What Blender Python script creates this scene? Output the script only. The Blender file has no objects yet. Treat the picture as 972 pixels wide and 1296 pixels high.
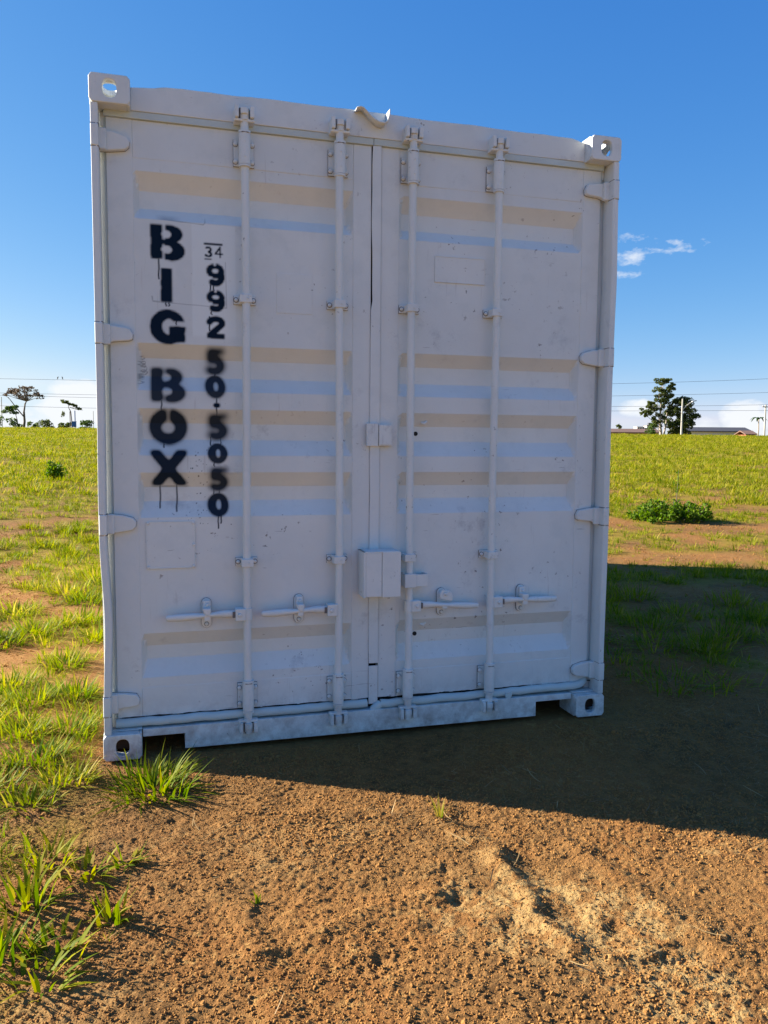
import bpy, bmesh, math, random
import numpy as np
from mathutils import Vector, Matrix

random.seed(7)
rad = math.radians
scene = bpy.context.scene
COL = scene.collection

# ------------------------------------------------------------------ camera
cam_d = bpy.data.cameras.new("camera")
cam = bpy.data.objects.new("camera", cam_d)
COL.objects.link(cam)
scene.camera = cam
CAM = Vector((0.2575, -3.5552, 1.3846))
YAW, PITCH, ROLL = 0.2731, -0.0850, 0.0078
fw = Vector((math.sin(YAW) * math.cos(PITCH), math.cos(YAW) * math.cos(PITCH), math.sin(PITCH)))
rt0 = Vector((math.cos(YAW), -math.sin(YAW), 0))
up0 = rt0.cross(fw)
rt = rt0 * math.cos(ROLL) + up0 * math.sin(ROLL)
up = -rt0 * math.sin(ROLL) + up0 * math.cos(ROLL)
m = Matrix((rt, up, -fw)).transposed().to_4x4()
m.translation = CAM
cam.matrix_world = m
cam_d.sensor_fit = 'HORIZONTAL'
cam_d.sensor_width = 36.0
cam_d.lens = 36.0 * 1010.0 / 972.0
cam_d.clip_start = 0.05
cam_d.clip_end = 8000

# ------------------------------------------------------------------ sky and sun
SUN_EL = rad(23)
SUN_H = Vector((-0.866, 0.5, 0))            # horizontal direction towards the sun
world = bpy.data.worlds.new("World")
scene.world = world
world.use_nodes = True
wn = world.node_tree
wn.nodes.clear()
def N(nt, kind, **kw):
    n = nt.nodes.new(kind)
    for k, v in kw.items():
        if k in n.inputs and not hasattr(n, k):
            n.inputs[k].default_value = v
        else:
            setattr(n, k, v)
    return n
w_out = N(wn, 'ShaderNodeOutputWorld')
w_bg = N(wn, 'ShaderNodeBackground')
w_bg.inputs['Strength'].default_value = 0.06
sky = N(wn, 'ShaderNodeTexSky', sky_type='NISHITA', sun_disc=False)
sky.sun_elevation = SUN_EL
sky.sun_rotation = math.atan2(SUN_H.x, SUN_H.y)
sky.altitude = 600
sky.air_density = 0.8
sky.dust_density = 0.2
sky.ozone_density = 4.0
# colour response of the whole sky: deep saturated blue, softly rolled-off bright end
w_sep = N(wn, 'ShaderNodeSeparateColor')
wn.links.new(sky.outputs[0], w_sep.inputs[0])
w_comb = N(wn, 'ShaderNodeCombineColor')
for ch, (gain, gam, cap) in enumerate(((0.58, 1.40, 3.7), (1.02, 0.82, 4.4), (2.30, 0.40, 4.9))):
    pw = N(wn, 'ShaderNodeMath', operation='POWER'); wn.links.new(w_sep.outputs[ch], pw.inputs[0]); pw.inputs[1].default_value = gam
    ml = N(wn, 'ShaderNodeMath', operation='MULTIPLY'); wn.links.new(pw.outputs[0], ml.inputs[0]); ml.inputs[1].default_value = gain
    mn = N(wn, 'ShaderNodeMath', operation='MINIMUM'); wn.links.new(ml.outputs[0], mn.inputs[0]); mn.inputs[1].default_value = cap
    wn.links.new(mn.outputs[0], w_comb.inputs[ch])
tc = N(wn, 'ShaderNodeTexCoord')
# clouds: low cumulus band near the horizon all round, thin wisps higher up, both broken by noise
def cloud_layer(scale, seed, detail, zscale):
    mp = N(wn, 'ShaderNodeMapping')
    mp.inputs['Scale'].default_value = (1, 1, zscale)
    mp.inputs['Location'].default_value = seed
    wn.links.new(tc.outputs['Generated'], mp.inputs['Vector'])
    nz = N(wn, 'ShaderNodeTexNoise', noise_dimensions='3D')
    nz.inputs['Scale'].default_value = scale
    nz.inputs['Detail'].default_value = detail
    nz.inputs['Roughness'].default_value = 0.58
    wn.links.new(mp.outputs[0], nz.inputs['Vector'])
    return nz.outputs['Fac']
def wmath(op, a, b=None, c=None, clamp=False):
    n = N(wn, 'ShaderNodeMath', operation=op, use_clamp=clamp)
    for i, v in enumerate((a, b, c)):
        if v is None: continue
        if isinstance(v, (int, float)): n.inputs[i].default_value = v
        else: wn.links.new(v, n.inputs[i])
    return n.outputs[0]
sep = N(wn, 'ShaderNodeSeparateXYZ')
wn.links.new(tc.outputs['Generated'], sep.inputs[0])
def blob(d, sx, sz):
    """soft elliptical patch of cloud cover around direction d (sx sideways, sz up)"""
    d = Vector(d).normalized()
    r = Vector((d.y, -d.x, 0)).normalized()
    dt = N(wn, 'ShaderNodeVectorMath', operation='DOT_PRODUCT')
    wn.links.new(tc.outputs['Generated'], dt.inputs[0]); dt.inputs[1].default_value = r
    a = wmath('DIVIDE', dt.outputs['Value'], sx)
    b = wmath('DIVIDE', wmath('SUBTRACT', sep.outputs['Z'], d.z), sz)
    q = wmath('ADD', wmath('MULTIPLY', a, a), wmath('MULTIPLY', b, b))
    dt2 = N(wn, 'ShaderNodeVectorMath', operation='DOT_PRODUCT')
    wn.links.new(tc.outputs['Generated'], dt2.inputs[0]); dt2.inputs[1].default_value = d
    front = wmath('GREATER_THAN', dt2.outputs['Value'], 0.0)
    return wmath('MULTIPLY', wmath('SUBTRACT', 1.0, q, clamp=True), front)
nz_low = cloud_layer(22, (0.3, 0.1, 0.0), 6, 2.2)
nz_hi = cloud_layer(55, (4.3, 2.1, 1.0), 7, 2.2)
cover = None
for d, sx, sz, w in (((-0.085, 0.995, 0.042), 0.075, 0.034, 1.0), ((-0.18, 0.983, 0.018), 0.12, 0.030, .85),
                     ((0.641, 0.768, 0.030), 0.034, 0.026, 1.0), ((0.605, 0.796, 0.020), 0.030, 0.018, .75),
                     ((0.546, 0.836, 0.044), 0.030, 0.014, .62), ((-0.6, 0.8, 0.03), 0.3, 0.04, .8),
                     ((0.9, 0.4, 0.04), 0.3, 0.03, .6), ((-0.1, -1, 0.05), 0.6, 0.04, .7), ((0.3, 0.954, 0.03), 0.2, 0.035, .7)):
    b = wmath('MULTIPLY', blob(d, sx, sz), w)
    cover = b if cover is None else wmath('MAXIMUM', cover, b)
low_mask = wmath('MULTIPLY', wmath('MULTIPLY', cover, 5.0, clamp=True), wmath('MULTIPLY', wmath('SUBTRACT', wmath('ADD', wmath('MULTIPLY', cover, 0.62), nz_low), 0.66), 4.2, clamp=True))
wis = None
for d, sx, sz, w in (((0.524, 0.824, 0.2150), 0.030, 0.013, 1.0), ((0.521, 0.821, 0.2345), 0.032, 0.009, .75),
                     ((0.558, 0.800, 0.2240), 0.048, 0.011, .8), ((0.519, 0.832, 0.197), 0.024, 0.010, .75)):
    b = wmath('MULTIPLY', blob(d, sx, sz), w)
    wis = b if wis is None else wmath('MAXIMUM', wis, b)
hi_mask = wmath('MULTIPLY', wmath('SUBTRACT', wmath('ADD', wmath('MULTIPLY', wis, 0.40), nz_hi), 0.70), 3.4, clamp=True)
hi_mask = wmath('MULTIPLY', hi_mask, wmath('MULTIPLY', wis, 4.0, clamp=True))
mask = wmath('MINIMUM', wmath('MAXIMUM', low_mask, wmath('MULTIPLY', hi_mask, 0.7)), 0.92)
w_mix = N(wn, 'ShaderNodeMix', data_type='RGBA')
wn.links.new(mask, w_mix.inputs['Factor'])
wn.links.new(w_comb.outputs[0], w_mix.inputs['A'])
w_mix.inputs['B'].default_value = (4.75, 4.9, 5.1, 1)
wn.links.new(w_mix.outputs['Result'], w_bg.inputs['Color'])
wn.links.new(w_bg.outputs[0], w_out.inputs[0])

sun_d = bpy.data.lights.new("sun", 'SUN')
sun_d.energy = 5.0
sun_d.angle = rad(0.5)
sun_d.color = (1.0, 0.905, 0.77)
sun = bpy.data.objects.new("sun", sun_d)
COL.objects.link(sun)
to_sun = Vector((SUN_H.x * math.cos(SUN_EL), SUN_H.y * math.cos(SUN_EL), math.sin(SUN_EL)))
sun.rotation_euler = to_sun.to_track_quat('Z', 'Y').to_euler()
sun.location = to_sun * 60

scene.render.engine = 'CYCLES'
scene.view_settings.view_transform = 'Standard'
scene.view_settings.look = 'None'
scene.view_settings.gamma = 1.0
scene.view_settings.use_curve_mapping = False
scene.view_settings.exposure = 1.75
scene.cycles.max_bounces = 6

# ------------------------------------------------------------------ small helpers
def link(o, parent=None):
    COL.objects.link(o)
    if parent is not None:
        o.parent = parent
    return o
def tag(o, label=None, cat=None, group=None, kind=None):
    if label: o['label'] = label
    if cat: o['category'] = cat
    if group: o['group'] = group
    if kind: o['kind'] = kind
    return o
def empty(name, loc, rz=0.0):
    o = bpy.data.objects.new(name, None)
    o.location = loc
    o.rotation_euler = (0, 0, rz)
    o.empty_display_size = 0.2
    return link(o)

class MB:
    """collects shapes; build() links them as ONE mesh object"""
    def __init__(s):
        s.v = []; s.f = []; s.smooth = []
    def add(s, vs, fs, smooth=False):
        o = len(s.v)
        s.v += [tuple(p) for p in vs]
        s.f += [tuple(i + o for i in f) for f in fs]
        s.smooth += [smooth] * len(fs)
    def box(s, x0, x1, y0, y1, z0, z1):
        s.add([(x0, y0, z0), (x1, y0, z0), (x1, y1, z0), (x0, y1, z0), (x0, y0, z1), (x1, y0, z1), (x1, y1, z1), (x0, y1, z1)],
              [(0, 3, 2, 1), (4, 5, 6, 7), (0, 1, 5, 4), (1, 2, 6, 5), (2, 3, 7, 6), (3, 0, 4, 7)])
    def tube(s, pts, radii, n=10, cap=True):
        pts = [Vector(p) for p in pts]
        if isinstance(radii, (int, float)): radii = [radii] * len(pts)
        vs = []; fs = []
        prev = None
        for i, p in enumerate(pts):
            a = pts[max(i - 1, 0)]; b = pts[min(i + 1, len(pts) - 1)]
            t = (b - a).normalized()
            if prev is None:
                u = t.orthogonal().normalized()
            else:
                u = (prev - t * prev.dot(t)).normalized()
            prev = u
            w = t.cross(u)
            for k in range(n):
                an = 2 * math.pi * k / n
                vs.append(p + (u * math.cos(an) + w * math.sin(an)) * radii[i])
        for i in range(len(pts) - 1):
            for k in range(n):
                k2 = (k + 1) % n
                fs.append((i * n + k, i * n + k2, (i + 1) * n + k2, (i + 1) * n + k))
        s.add(vs, fs, True)
        if cap:
            s.add(vs[:n], [tuple(range(n))[::-1]])
            s.add(vs[-n:], [tuple(range(n))])
    def prism(s, poly, y0, y1, axis='y'):
        """extrude a polygon; axis y: poly in (x,z)"""
        n = len(poly)
        if axis == 'y':
            vs = [(a, y0, b) for a, b in poly] + [(a, y1, b) for a, b in poly]
        elif axis == 'z':
            vs = [(a, b, y0) for a, b in poly] + [(a, b, y1) for a, b in poly]
        else:
            vs = [(y0, a, b) for a, b in poly] + [(y1, a, b) for a, b in poly]
        fs = [tuple(range(n)), tuple(range(n, 2 * n))[::-1]]
        fs += [(i, i + n, (i + 1) % n + n, (i + 1) % n) for i in range(n)]
        s.add(vs, fs)
    def hexbolt(s, x, z, y, r=0.009, h=0.008):
        s.tube([(x, y, z), (x, y - h * 0.6, z), (x, y - h, z)], [r, r, r * 0.55], 8)
    def build(s, name, mat, parent=None, bevel=0.0, smooth_all=False, seg=2):
        me = bpy.data.meshes.new(name)
        me.from_pydata(s.v, [], s.f)
        me.polygons.foreach_set('use_smooth', [True] * len(s.f) if smooth_all else s.smooth)
        bm = bmesh.new(); bm.from_mesh(me)
        bmesh.ops.recalc_face_normals(bm, faces=bm.faces)
        bm.to_mesh(me); bm.free()
        if mat: me.materials.append(mat)
        o = link(bpy.data.objects.new(name, me), parent)
        if bevel:
            b = o.modifiers.new('bevel', 'BEVEL')
            b.width = bevel; b.segments = seg; b.limit_method = 'ANGLE'; b.angle_limit = rad(40)
            b.harden_normals = False
        return o

# numpy value noise
def _hash(ix, iy, seed):
    h = (ix.astype(np.int64) * 374761393 + iy.astype(np.int64) * 668265263 + seed * 1442695041) & 0x7fffffff
    h = ((h ^ (h >> 13)) * 1274126177) & 0x7fffffff
    h = h ^ (h >> 16)
    return (h & 0xffff) / 65535.0
def vnoise(x, y, seed=0):
    x0 = np.floor(x); y0 = np.floor(y)
    fx = x - x0; fy = y - y0
    fx = fx * fx * (3 - 2 * fx); fy = fy * fy * (3 - 2 * fy)
    a = _hash(x0, y0, seed); b = _hash(x0 + 1, y0, seed); c = _hash(x0, y0 + 1, seed); d = _hash(x0 + 1, y0 + 1, seed)
    return a + (b - a) * fx + (c - a) * fy + (a - b - c + d) * fx * fy
def fbm(x, y, scale, octv=4, seed=0, gain=0.5):
    r = 0; amp = 1; tot = 0
    for i in range(octv):
        ca, sa = math.cos(0.6 * i + .3), math.sin(0.6 * i + .3)
        r = r + amp * vnoise((x * ca - y * sa) * scale + 17.3 * i, (x * sa + y * ca) * scale - 9.1 * i, seed + i * 31)
        tot += amp; amp *= gain; scale *= 2.03
    return r / tot
def sstep(a, b, x):
    t = np.clip((x - a) / (b - a), 0, 1)
    return t * t * (3 - 2 * t)

# ------------------------------------------------------------------ materials
MATS = {}
def new_mat(name):
    mt = bpy.data.materials.new(name)
    mt.use_nodes = True
    nt = mt.node_tree
    MATS[name] = mt
    return mt, nt, nt.nodes['Principled BSDF']
def simple(name, col, rough=0.6, metal=0.0, var=0.0, scale=6.0, bump=0.0, bscale=60):
    mt, nt, b = new_mat(name)
    b.inputs['Base Color'].default_value = (*col, 1)
    b.inputs['Roughness'].default_value = rough
    b.inputs['Metallic'].default_value = metal
    g = N(nt, 'ShaderNodeTexCoord')
    if var:
        nz = N(nt, 'ShaderNodeTexNoise'); nz.inputs['Scale'].default_value = scale; nz.inputs['Detail'].default_value = 5
        nt.links.new(g.outputs['Object'], nz.inputs['Vector'])
        mx = N(nt, 'ShaderNodeMix', data_type='RGBA')
        mx.inputs['A'].default_value = (*[c * (1 - var) for c in col], 1)
        mx.inputs['B'].default_value = (*[min(1, c * (1 + var)) for c in col], 1)
        nt.links.new(nz.outputs['Fac'], mx.inputs['Factor'])
        nt.links.new(mx.outputs['Result'], b.inputs['Base Color'])
    if bump:
        nz = N(nt, 'ShaderNodeTexNoise'); nz.inputs['Scale'].default_value = bscale; nz.inputs['Detail'].default_value = 4
        nt.links.new(g.outputs['Object'], nz.inputs['Vector'])
        bp = N(nt, 'ShaderNodeBump'); bp.inputs['Strength'].default_value = bump; bp.inputs['Distance'].default_value = 0.01
        nt.links.new(nz.outputs['Fac'], bp.inputs['Height'])
        nt.links.new(bp.outputs[0], b.inputs['Normal'])
    return mt

PAINT = (0.705, 0.733, 0.715)
def paint_material(name, ink=False, wear=1.0):
    mt, nt, b = new_mat(name)
    L = nt.links.new
    tcn = N(nt, 'ShaderNodeTexCoord')
    geo = N(nt, 'ShaderNodeNewGeometry')
    P = geo.outputs['Position']
    def noise(scale, detail=4, rough=0.55, vec=P):
        n = N(nt, 'ShaderNodeTexNoise'); n.inputs['Scale'].default_value = scale
        n.inputs['Detail'].default_value = detail; n.inputs['Roughness'].default_value = rough
        L(vec, n.inputs['Vector']); return n.outputs['Fac']
    def ramp(src, p0, p1, c0=(0, 0, 0, 1), c1=(1, 1, 1, 1)):
        r = N(nt, 'ShaderNodeValToRGB'); r.color_ramp.elements[0].position = p0; r.color_ramp.elements[1].position = p1
        r.color_ramp.elements[0].color = c0; r.color_ramp.elements[1].color = c1
        L(src, r.inputs[0]); return r.outputs['Color']
    def mix(a, bb, f):
        mx = N(nt, 'ShaderNodeMix', data_type='RGBA')
        for sock, v in (('A', a), ('B', bb), ('Factor', f)):
            if isinstance(v, tuple): mx.inputs[sock].default_value = v
            elif isinstance(v, float): mx.inputs[sock].default_value = v
            else: L(v, mx.inputs[sock])
        return mx.outputs['Result']
    def mul(a, bb, op='MULTIPLY', clamp=True):
        mm = N(nt, 'ShaderNodeMath', operation=op, use_clamp=clamp)
        for i, v in enumerate((a, bb)):
            if isinstance(v, float): mm.inputs[i].default_value = v
            else: L(v, mm.inputs[i])
        return mm.outputs[0]
    # brush-and-roller unevenness in the white coat
    c = mix((PAINT[0] * .94, PAINT[1] * .94, PAINT[2] * .945, 1), (PAINT[0] * 1.05, PAINT[1] * 1.045, PAINT[2] * 1.04, 1), ramp(noise(2.3, 6, .6), .3, .7))
    # older coat ghosting through
    c = mix(c, (0.60, 0.64, 0.63, 1), mul(ramp(noise(9, 5, .65), .52, .66), 0.35 * wear))
    # rusty dust low down on the frame
    sx = N(nt, 'ShaderNodeSeparateXYZ'); L(P, sx.inputs[0])
    low = N(nt, 'ShaderNodeMapRange'); L(sx.outputs['Z'], low.inputs['Value'])
    low.inputs['From Min'].default_value = 0.26; low.inputs['From Max'].default_value = 0.0
    dm = mul(low.outputs[0], ramp(noise(14, 6, .7), .38, .70))
    c = mix(c, (0.17, 0.105, 0.075, 1), mul(dm, 0.80))
    # small dark chips and scuffs
    chips = mul(ramp(noise(38, 4, .6), .655, .69), ramp(noise(2.6, 4, .6), .50, .62))
    c = mix(c, (0.10, 0.085, 0.08, 1), mul(chips, 0.75 * wear))
    st = N(nt, 'ShaderNodeMapping'); st.inputs['Scale'].default_value = (60, 60, 5); L(P, st.inputs['Vector'])
    streak = mul(ramp(noise(1.0, 3, .5, st.outputs[0]), .64, .72), ramp(noise(1.7, 3, .5), .5, .62))
    c = mix(c, (0.36, 0.33, 0.31, 1), mul(streak, 0.30 * wear))
    # rubbed grey smudges
    smg = mul(ramp(noise(7.5, 6, .72), .575, .70), ramp(noise(1.9, 3, .5), .48, .62))
    c = mix(c, (0.30, 0.31, 0.33, 1), mul(smg, 0.42 * wear))
    # fine hairline scratches
    sc = N(nt, 'ShaderNodeMapping'); sc.inputs['Scale'].default_value = (9, 9, 120); sc.inputs['Rotation'].default_value = (0.0, 0.5, 0.0); L(P, sc.inputs['Vector'])
    scr = mul(ramp(noise(1.0, 2, .5, sc.outputs[0]), .715, .735), ramp(noise(2.9, 3, .5), .54, .62))
    c = mix(c, (0.20, 0.19, 0.19, 1), mul(scr, 0.5 * wear))
    if ink:
        at = N(nt, 'ShaderNodeAttribute', attribute_name='ink')
        at2 = N(nt, 'ShaderNodeAttribute', attribute_name='patch')
        c = mix(c, (0.76, 0.80, 0.79, 1), mul(at2.outputs['Fac'], 0.75))
        c = mix(c, (0.0042, 0.0135, 0.031, 1), at.outputs['Fac'])
        sp = N(nt, 'ShaderNodeMapRange'); L(at.outputs['Fac'], sp.inputs['Value']); sp.inputs['To Min'].default_value = .35; sp.inputs['To Max'].default_value = .06
        L(sp.outputs[0], b.inputs['Specular IOR Level'])
    L(c, b.inputs['Base Color'])
    if not ink: b.inputs['Specular IOR Level'].default_value = 0.35
    L(ramp(noise(18, 3), .2, .8, (.42, .42, .42, 1), (.62, .62, .62, 1)), b.inputs['Roughness'])
    hgt = mul(mul(noise(3.0, 2), 5.0, clamp=False), mul(noise(55, 4, .6), 0.28), 'ADD', clamp=False)
    bp = N(nt, 'ShaderNodeBump'); bp.inputs['Strength'].default_value = 0.5; bp.inputs['Distance'].default_value = 0.0022
    L(hgt, bp.inputs['Height']); L(bp.outputs[0], b.inputs['Normal'])
    return mt
M_PAINT = paint_material('white_container_paint')
M_INK = paint_material('stencilled_container_paint', ink=True)
M_RUBBER = simple('painted_rubber', (0.53, 0.60, 0.58), 0.7, var=.12, scale=9, bump=.25, bscale=40)
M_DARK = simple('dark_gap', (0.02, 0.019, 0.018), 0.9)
M_RUST = simple('worn_steel', (0.30, 0.24, 0.20), 0.7, var=.5, scale=45)
M_CREVICE = simple('crevice_shade_grime', (0.17, 0.155, 0.145), 0.9, var=.4, scale=60)  # crevice dirt and crevice shade put into one dark colour
M_DARKFILL = simple('dark_soil_fill', (0.06, 0.032, 0.018), 0.95, var=.4, scale=40)
M_WOOD = simple('floor_plywood', (0.12, 0.07, 0.04), 0.8, var=.3, scale=8)
M_CONC = simple('pole_concrete', (0.46, 0.44, 0.40), 0.85, var=.12)
M_BARK = simple('bark', (0.13, 0.10, 0.075), 0.9, var=.35, scale=3)
M_PALEBARK = simple('pale_bark', (0.34, 0.29, 0.24), 0.9, var=.3, scale=2)
M_WIRE = simple('wire', (0.06, 0.06, 0.065), 0.6)
M_BLUE = simple('blue_paint', (0.03, 0.11, 0.30), 0.5, var=.1)
M_GREYMETAL = simple('galvanised', (0.42, 0.43, 0.44), 0.45, metal=.5, var=.08)
M_WALL = simple('render_wall', (0.62, 0.58, 0.53), 0.9, var=.12, scale=.6)
M_BRICKWALL = simple('earthy_wall', (0.33, 0.20, 0.14), 0.9, var=.2, scale=.7)
M_REDWALL = simple('red_wall', (0.36, 0.10, 0.07), 0.85, var=.12)
M_ROOFDARK = simple('dark_roof', (0.055, 0.055, 0.065), 0.75, var=.2)
M_ROOFBROWN = simple('clay_roof', (0.17, 0.10, 0.075), 0.85, var=.25, scale=1)
M_TOWER = simple('tower_wall', (0.55, 0.50, 0.50), 0.85, var=.06)
M_GLASS = simple('window_glass', (0.05, 0.06, 0.075), 0.15)
M_BIRD = simple('dark_feathers', (0.03, 0.03, 0.035), 0.7)

def leaf_material(name, cols, trans=0.4, gloss=0.25):
    """foliage: tint attribute picks the leaf's own colour, object random shifts it"""
    mt, nt, b = new_mat(name)
    L = nt.links.new
    at = N(nt, 'ShaderNodeAttribute', attribute_name='tint')
    oi = N(nt, 'ShaderNodeObjectInfo')
    ad = N(nt, 'ShaderNodeMath', operation='MULTIPLY_ADD'); ad.inputs[1].default_value = 0.36
    L(oi.outputs['Random'], ad.inputs[0])
    ad2 = N(nt, 'ShaderNodeMath', operation='SUBTRACT'); L(at.outputs['Fac'], ad2.inputs[0]); ad2.inputs[1].default_value = 0.18
    L(ad2.outputs[0], ad.inputs[2])
    r = N(nt, 'ShaderNodeValToRGB')
    els = r.color_ramp.elements
    for i, (p, c) in enumerate(cols):
        e = els[i] if i < 2 else els.new(p)
        e.position = p; e.color = (*c, 1)
    L(ad.outputs[0], r.inputs[0])
    L(r.outputs[0], b.inputs['Base Color'])
    b.inputs['Roughness'].default_value = 0.55
    b.inputs['Specular IOR Level'].default_value = gloss
    tr = N(nt, 'ShaderNodeBsdfTranslucent')
    hs = N(nt, 'ShaderNodeHueSaturation'); hs.inputs['Saturation'].default_value = 1.1; hs.inputs['Value'].default_value = 1.35
    L(r.outputs[0], hs.inputs['Color']); L(hs.outputs[0], tr.inputs['Color'])
    mx = N(nt, 'ShaderNodeMixShader'); mx.inputs[0].default_value = trans
    L(b.outputs[0], mx.inputs[1]); L(tr.outputs[0], mx.inputs[2])
    L(mx.outputs[0], nt.nodes['Material Output'].inputs['Surface'])
    return mt
M_GRASS = leaf_material('grass_blades', [(0.0, (0.06, 0.115, 0.006)), (0.35, (0.155, 0.20, 0.006)), (0.70, (0.29, 0.28, 0.010)), (1.0, (0.42, 0.33, 0.08))], 0.42, 0.08)
M_STRAW = leaf_material('dry_straw', [(0.0, (0.17, 0.10, 0.045)), (1.0, (0.40, 0.29, 0.13))], 0.15)
M_BUSH = leaf_material('bush_leaves', [(0.0, (0.045, 0.10, 0.007)), (0.5, (0.11, 0.195, 0.011)), (1.0, (0.21, 0.28, 0.022))], 0.4, 0.12)
M_EUC = leaf_material('tree_leaves', [(0.0, (0.035, 0.05, 0.014)), (0.5, (0.07, 0.095, 0.022)), (1.0, (0.14, 0.16, 0.04))], 0.3, .15)
M_FRESH = leaf_material('light_green_leaves', [(0.0, (0.03, 0.07, 0.015)), (1.0, (0.13, 0.19, 0.03))], 0.3)
M_FLAMB = leaf_material('rusty_leaves', [(0.0, (0.07, 0.055, 0.04)), (0.5, (0.13, 0.085, 0.055)), (1.0, (0.12, 0.13, 0.05))], 0.25)

def soil_material():
    mt, nt, b = new_mat('red_soil')
    L = nt.links.new
    geo = N(nt, 'ShaderNodeNewGeometry'); P = geo.outputs['Position']
    def noise(scale, detail=5, rough=.6):
        n = N(nt, 'ShaderNodeTexNoise'); n.inputs['Scale'].default_value = scale; n.inputs['Detail'].default_value = detail
        n.inputs['Roughness'].default_value = rough; L(P, n.inputs['Vector']); return n.outputs['Fac']
    def mix(a, bb, f):
        mx = N(nt, 'ShaderNodeMix', data_type='RGBA')
        for sock, v in (('A', a), ('B', bb), ('Factor', f)):
            if isinstance(v, (tuple, float)): mx.inputs[sock].default_value = v
            else: L(v, mx.inputs[sock])
        return mx.outputs['Result']
    def ramp(src, p0, p1):
        r = N(nt, 'ShaderNodeValToRGB'); r.color_ramp.elements[0].position = p0; r.color_ramp.elements[1].position = p1
        L(src, r.inputs[0]); return r.outputs['Color']
    c = mix((0.190, 0.083, 0.025, 1), (0.340, 0.172, 0.055, 1), ramp(noise(2.2, 7, .65), .3, .7))
    c = mix(c, (0.41, 0.255, 0.088, 1), ramp(noise(26, 6, .7), .52, .75))
    c = mix(c, (0.14, 0.052, 0.022, 1), ramp(noise(60, 4, .6), .56, .8))
    at = N(nt, 'ShaderNodeAttribute', attribute_name='green')
    far = mix((0.115, 0.115, 0.008, 1), (0.33, 0.275, 0.020, 1), ramp(noise(2.6, 8, .75), .32, .68))
    dk = mix((0.115, 0.060, 0.022, 1), (0.27, 0.145, 0.05, 1), ramp(noise(11, 7, .75), .35, .65))
    c = mix(c, dk, ramp(noise(1.1, 4, .6), .42, .62))
    c = mix(c, far, at.outputs['Fac'])
    at2 = N(nt, 'ShaderNodeAttribute', attribute_name='straw')
    c = mix(c, (0.40, 0.265, 0.105, 1), at2.outputs['Fac'])
    L(c, b.inputs['Base Color'])
    b.inputs['Roughness'].default_value = 0.95
    b.inputs['Specular IOR Level'].default_value = 0.1
    mm = N(nt, 'ShaderNodeMath', operation='MULTIPLY_ADD'); mm.inputs[1].default_value = 0.5
    L(noise(160, 4, .7), mm.inputs[0]); L(noise(70, 5, .6), mm.inputs[2])
    bp = N(nt, 'ShaderNodeBump'); bp.inputs['Strength'].default_value = 0.9; bp.inputs['Distance'].default_value = 0.012
    L(mm.outputs[0], bp.inputs['Height']); L(bp.outputs[0], b.inputs['Normal'])
    return mt
M_SOIL = soil_material()
M_CLOD = simple('soil_crumbs', (0.315, 0.160, 0.050), 0.95, var=.45, scale=90)
M_CLOD.node_tree.nodes['Principled BSDF'].inputs['Specular IOR Level'].default_value = 0.1

# ------------------------------------------------------------------ ground
FH = np.array([math.sin(YAW), math.cos(YAW)])
def seg_dist(x, y, pts):
    """distance to a polyline"""
    best = np.full(np.shape(x), 1e9)
    for (x0, y0), (x1, y1) in zip(pts[:-1], pts[1:]):
        dx, dy = x1 - x0, y1 - y0
        t = np.clip(((x - x0) * dx + (y - y0) * dy) / (dx * dx + dy * dy), 0, 1)
        best = np.minimum(best, np.hypot(x - x0 - t * dx, y - y0 - t * dy))
    return best
RIDGE = [(1.20, -0.86), (1.31, -1.10), (1.33, -1.30), (1.28, -1.55), (1.31, -1.72), (1.40, -1.79), (1.52, -1.76)]
RIDGE2 = [(0.35, -0.62), (0.62, -0.70), (0.95, -0.78), (1.25, -0.96)]
RIDGE3 = [(0.45, -1.55), (0.75, -1.42), (1.02, -1.38)]
RIDGE4 = [(1.55, -1.02), (1.62, -1.3), (1.66, -1.6), (1.74, -1.9)]
RIDGE5 = [(.30, -.85), (.42, -1.2), (.50, -1.6), (.62, -2.0)]
PITS = [(1.10, -1.40, .035, .014), (1.49, -1.65, .03, .012), (0.98, -1.52, .035, .010), (1.20, -1.58, .045, .011), (0.28, -0.66, .022, .010), (1.12, -1.24, .025, .010), (0.05, -1.05, .05, .014), (1.7, -1.25, .04, .008), (.62, -1.05, .025, .008), (.80, -1.62, .03, .010)]
def along(x, y):
    return (x - CAM.x) * FH[0] + (y - CAM.y) * FH[1]
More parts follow.
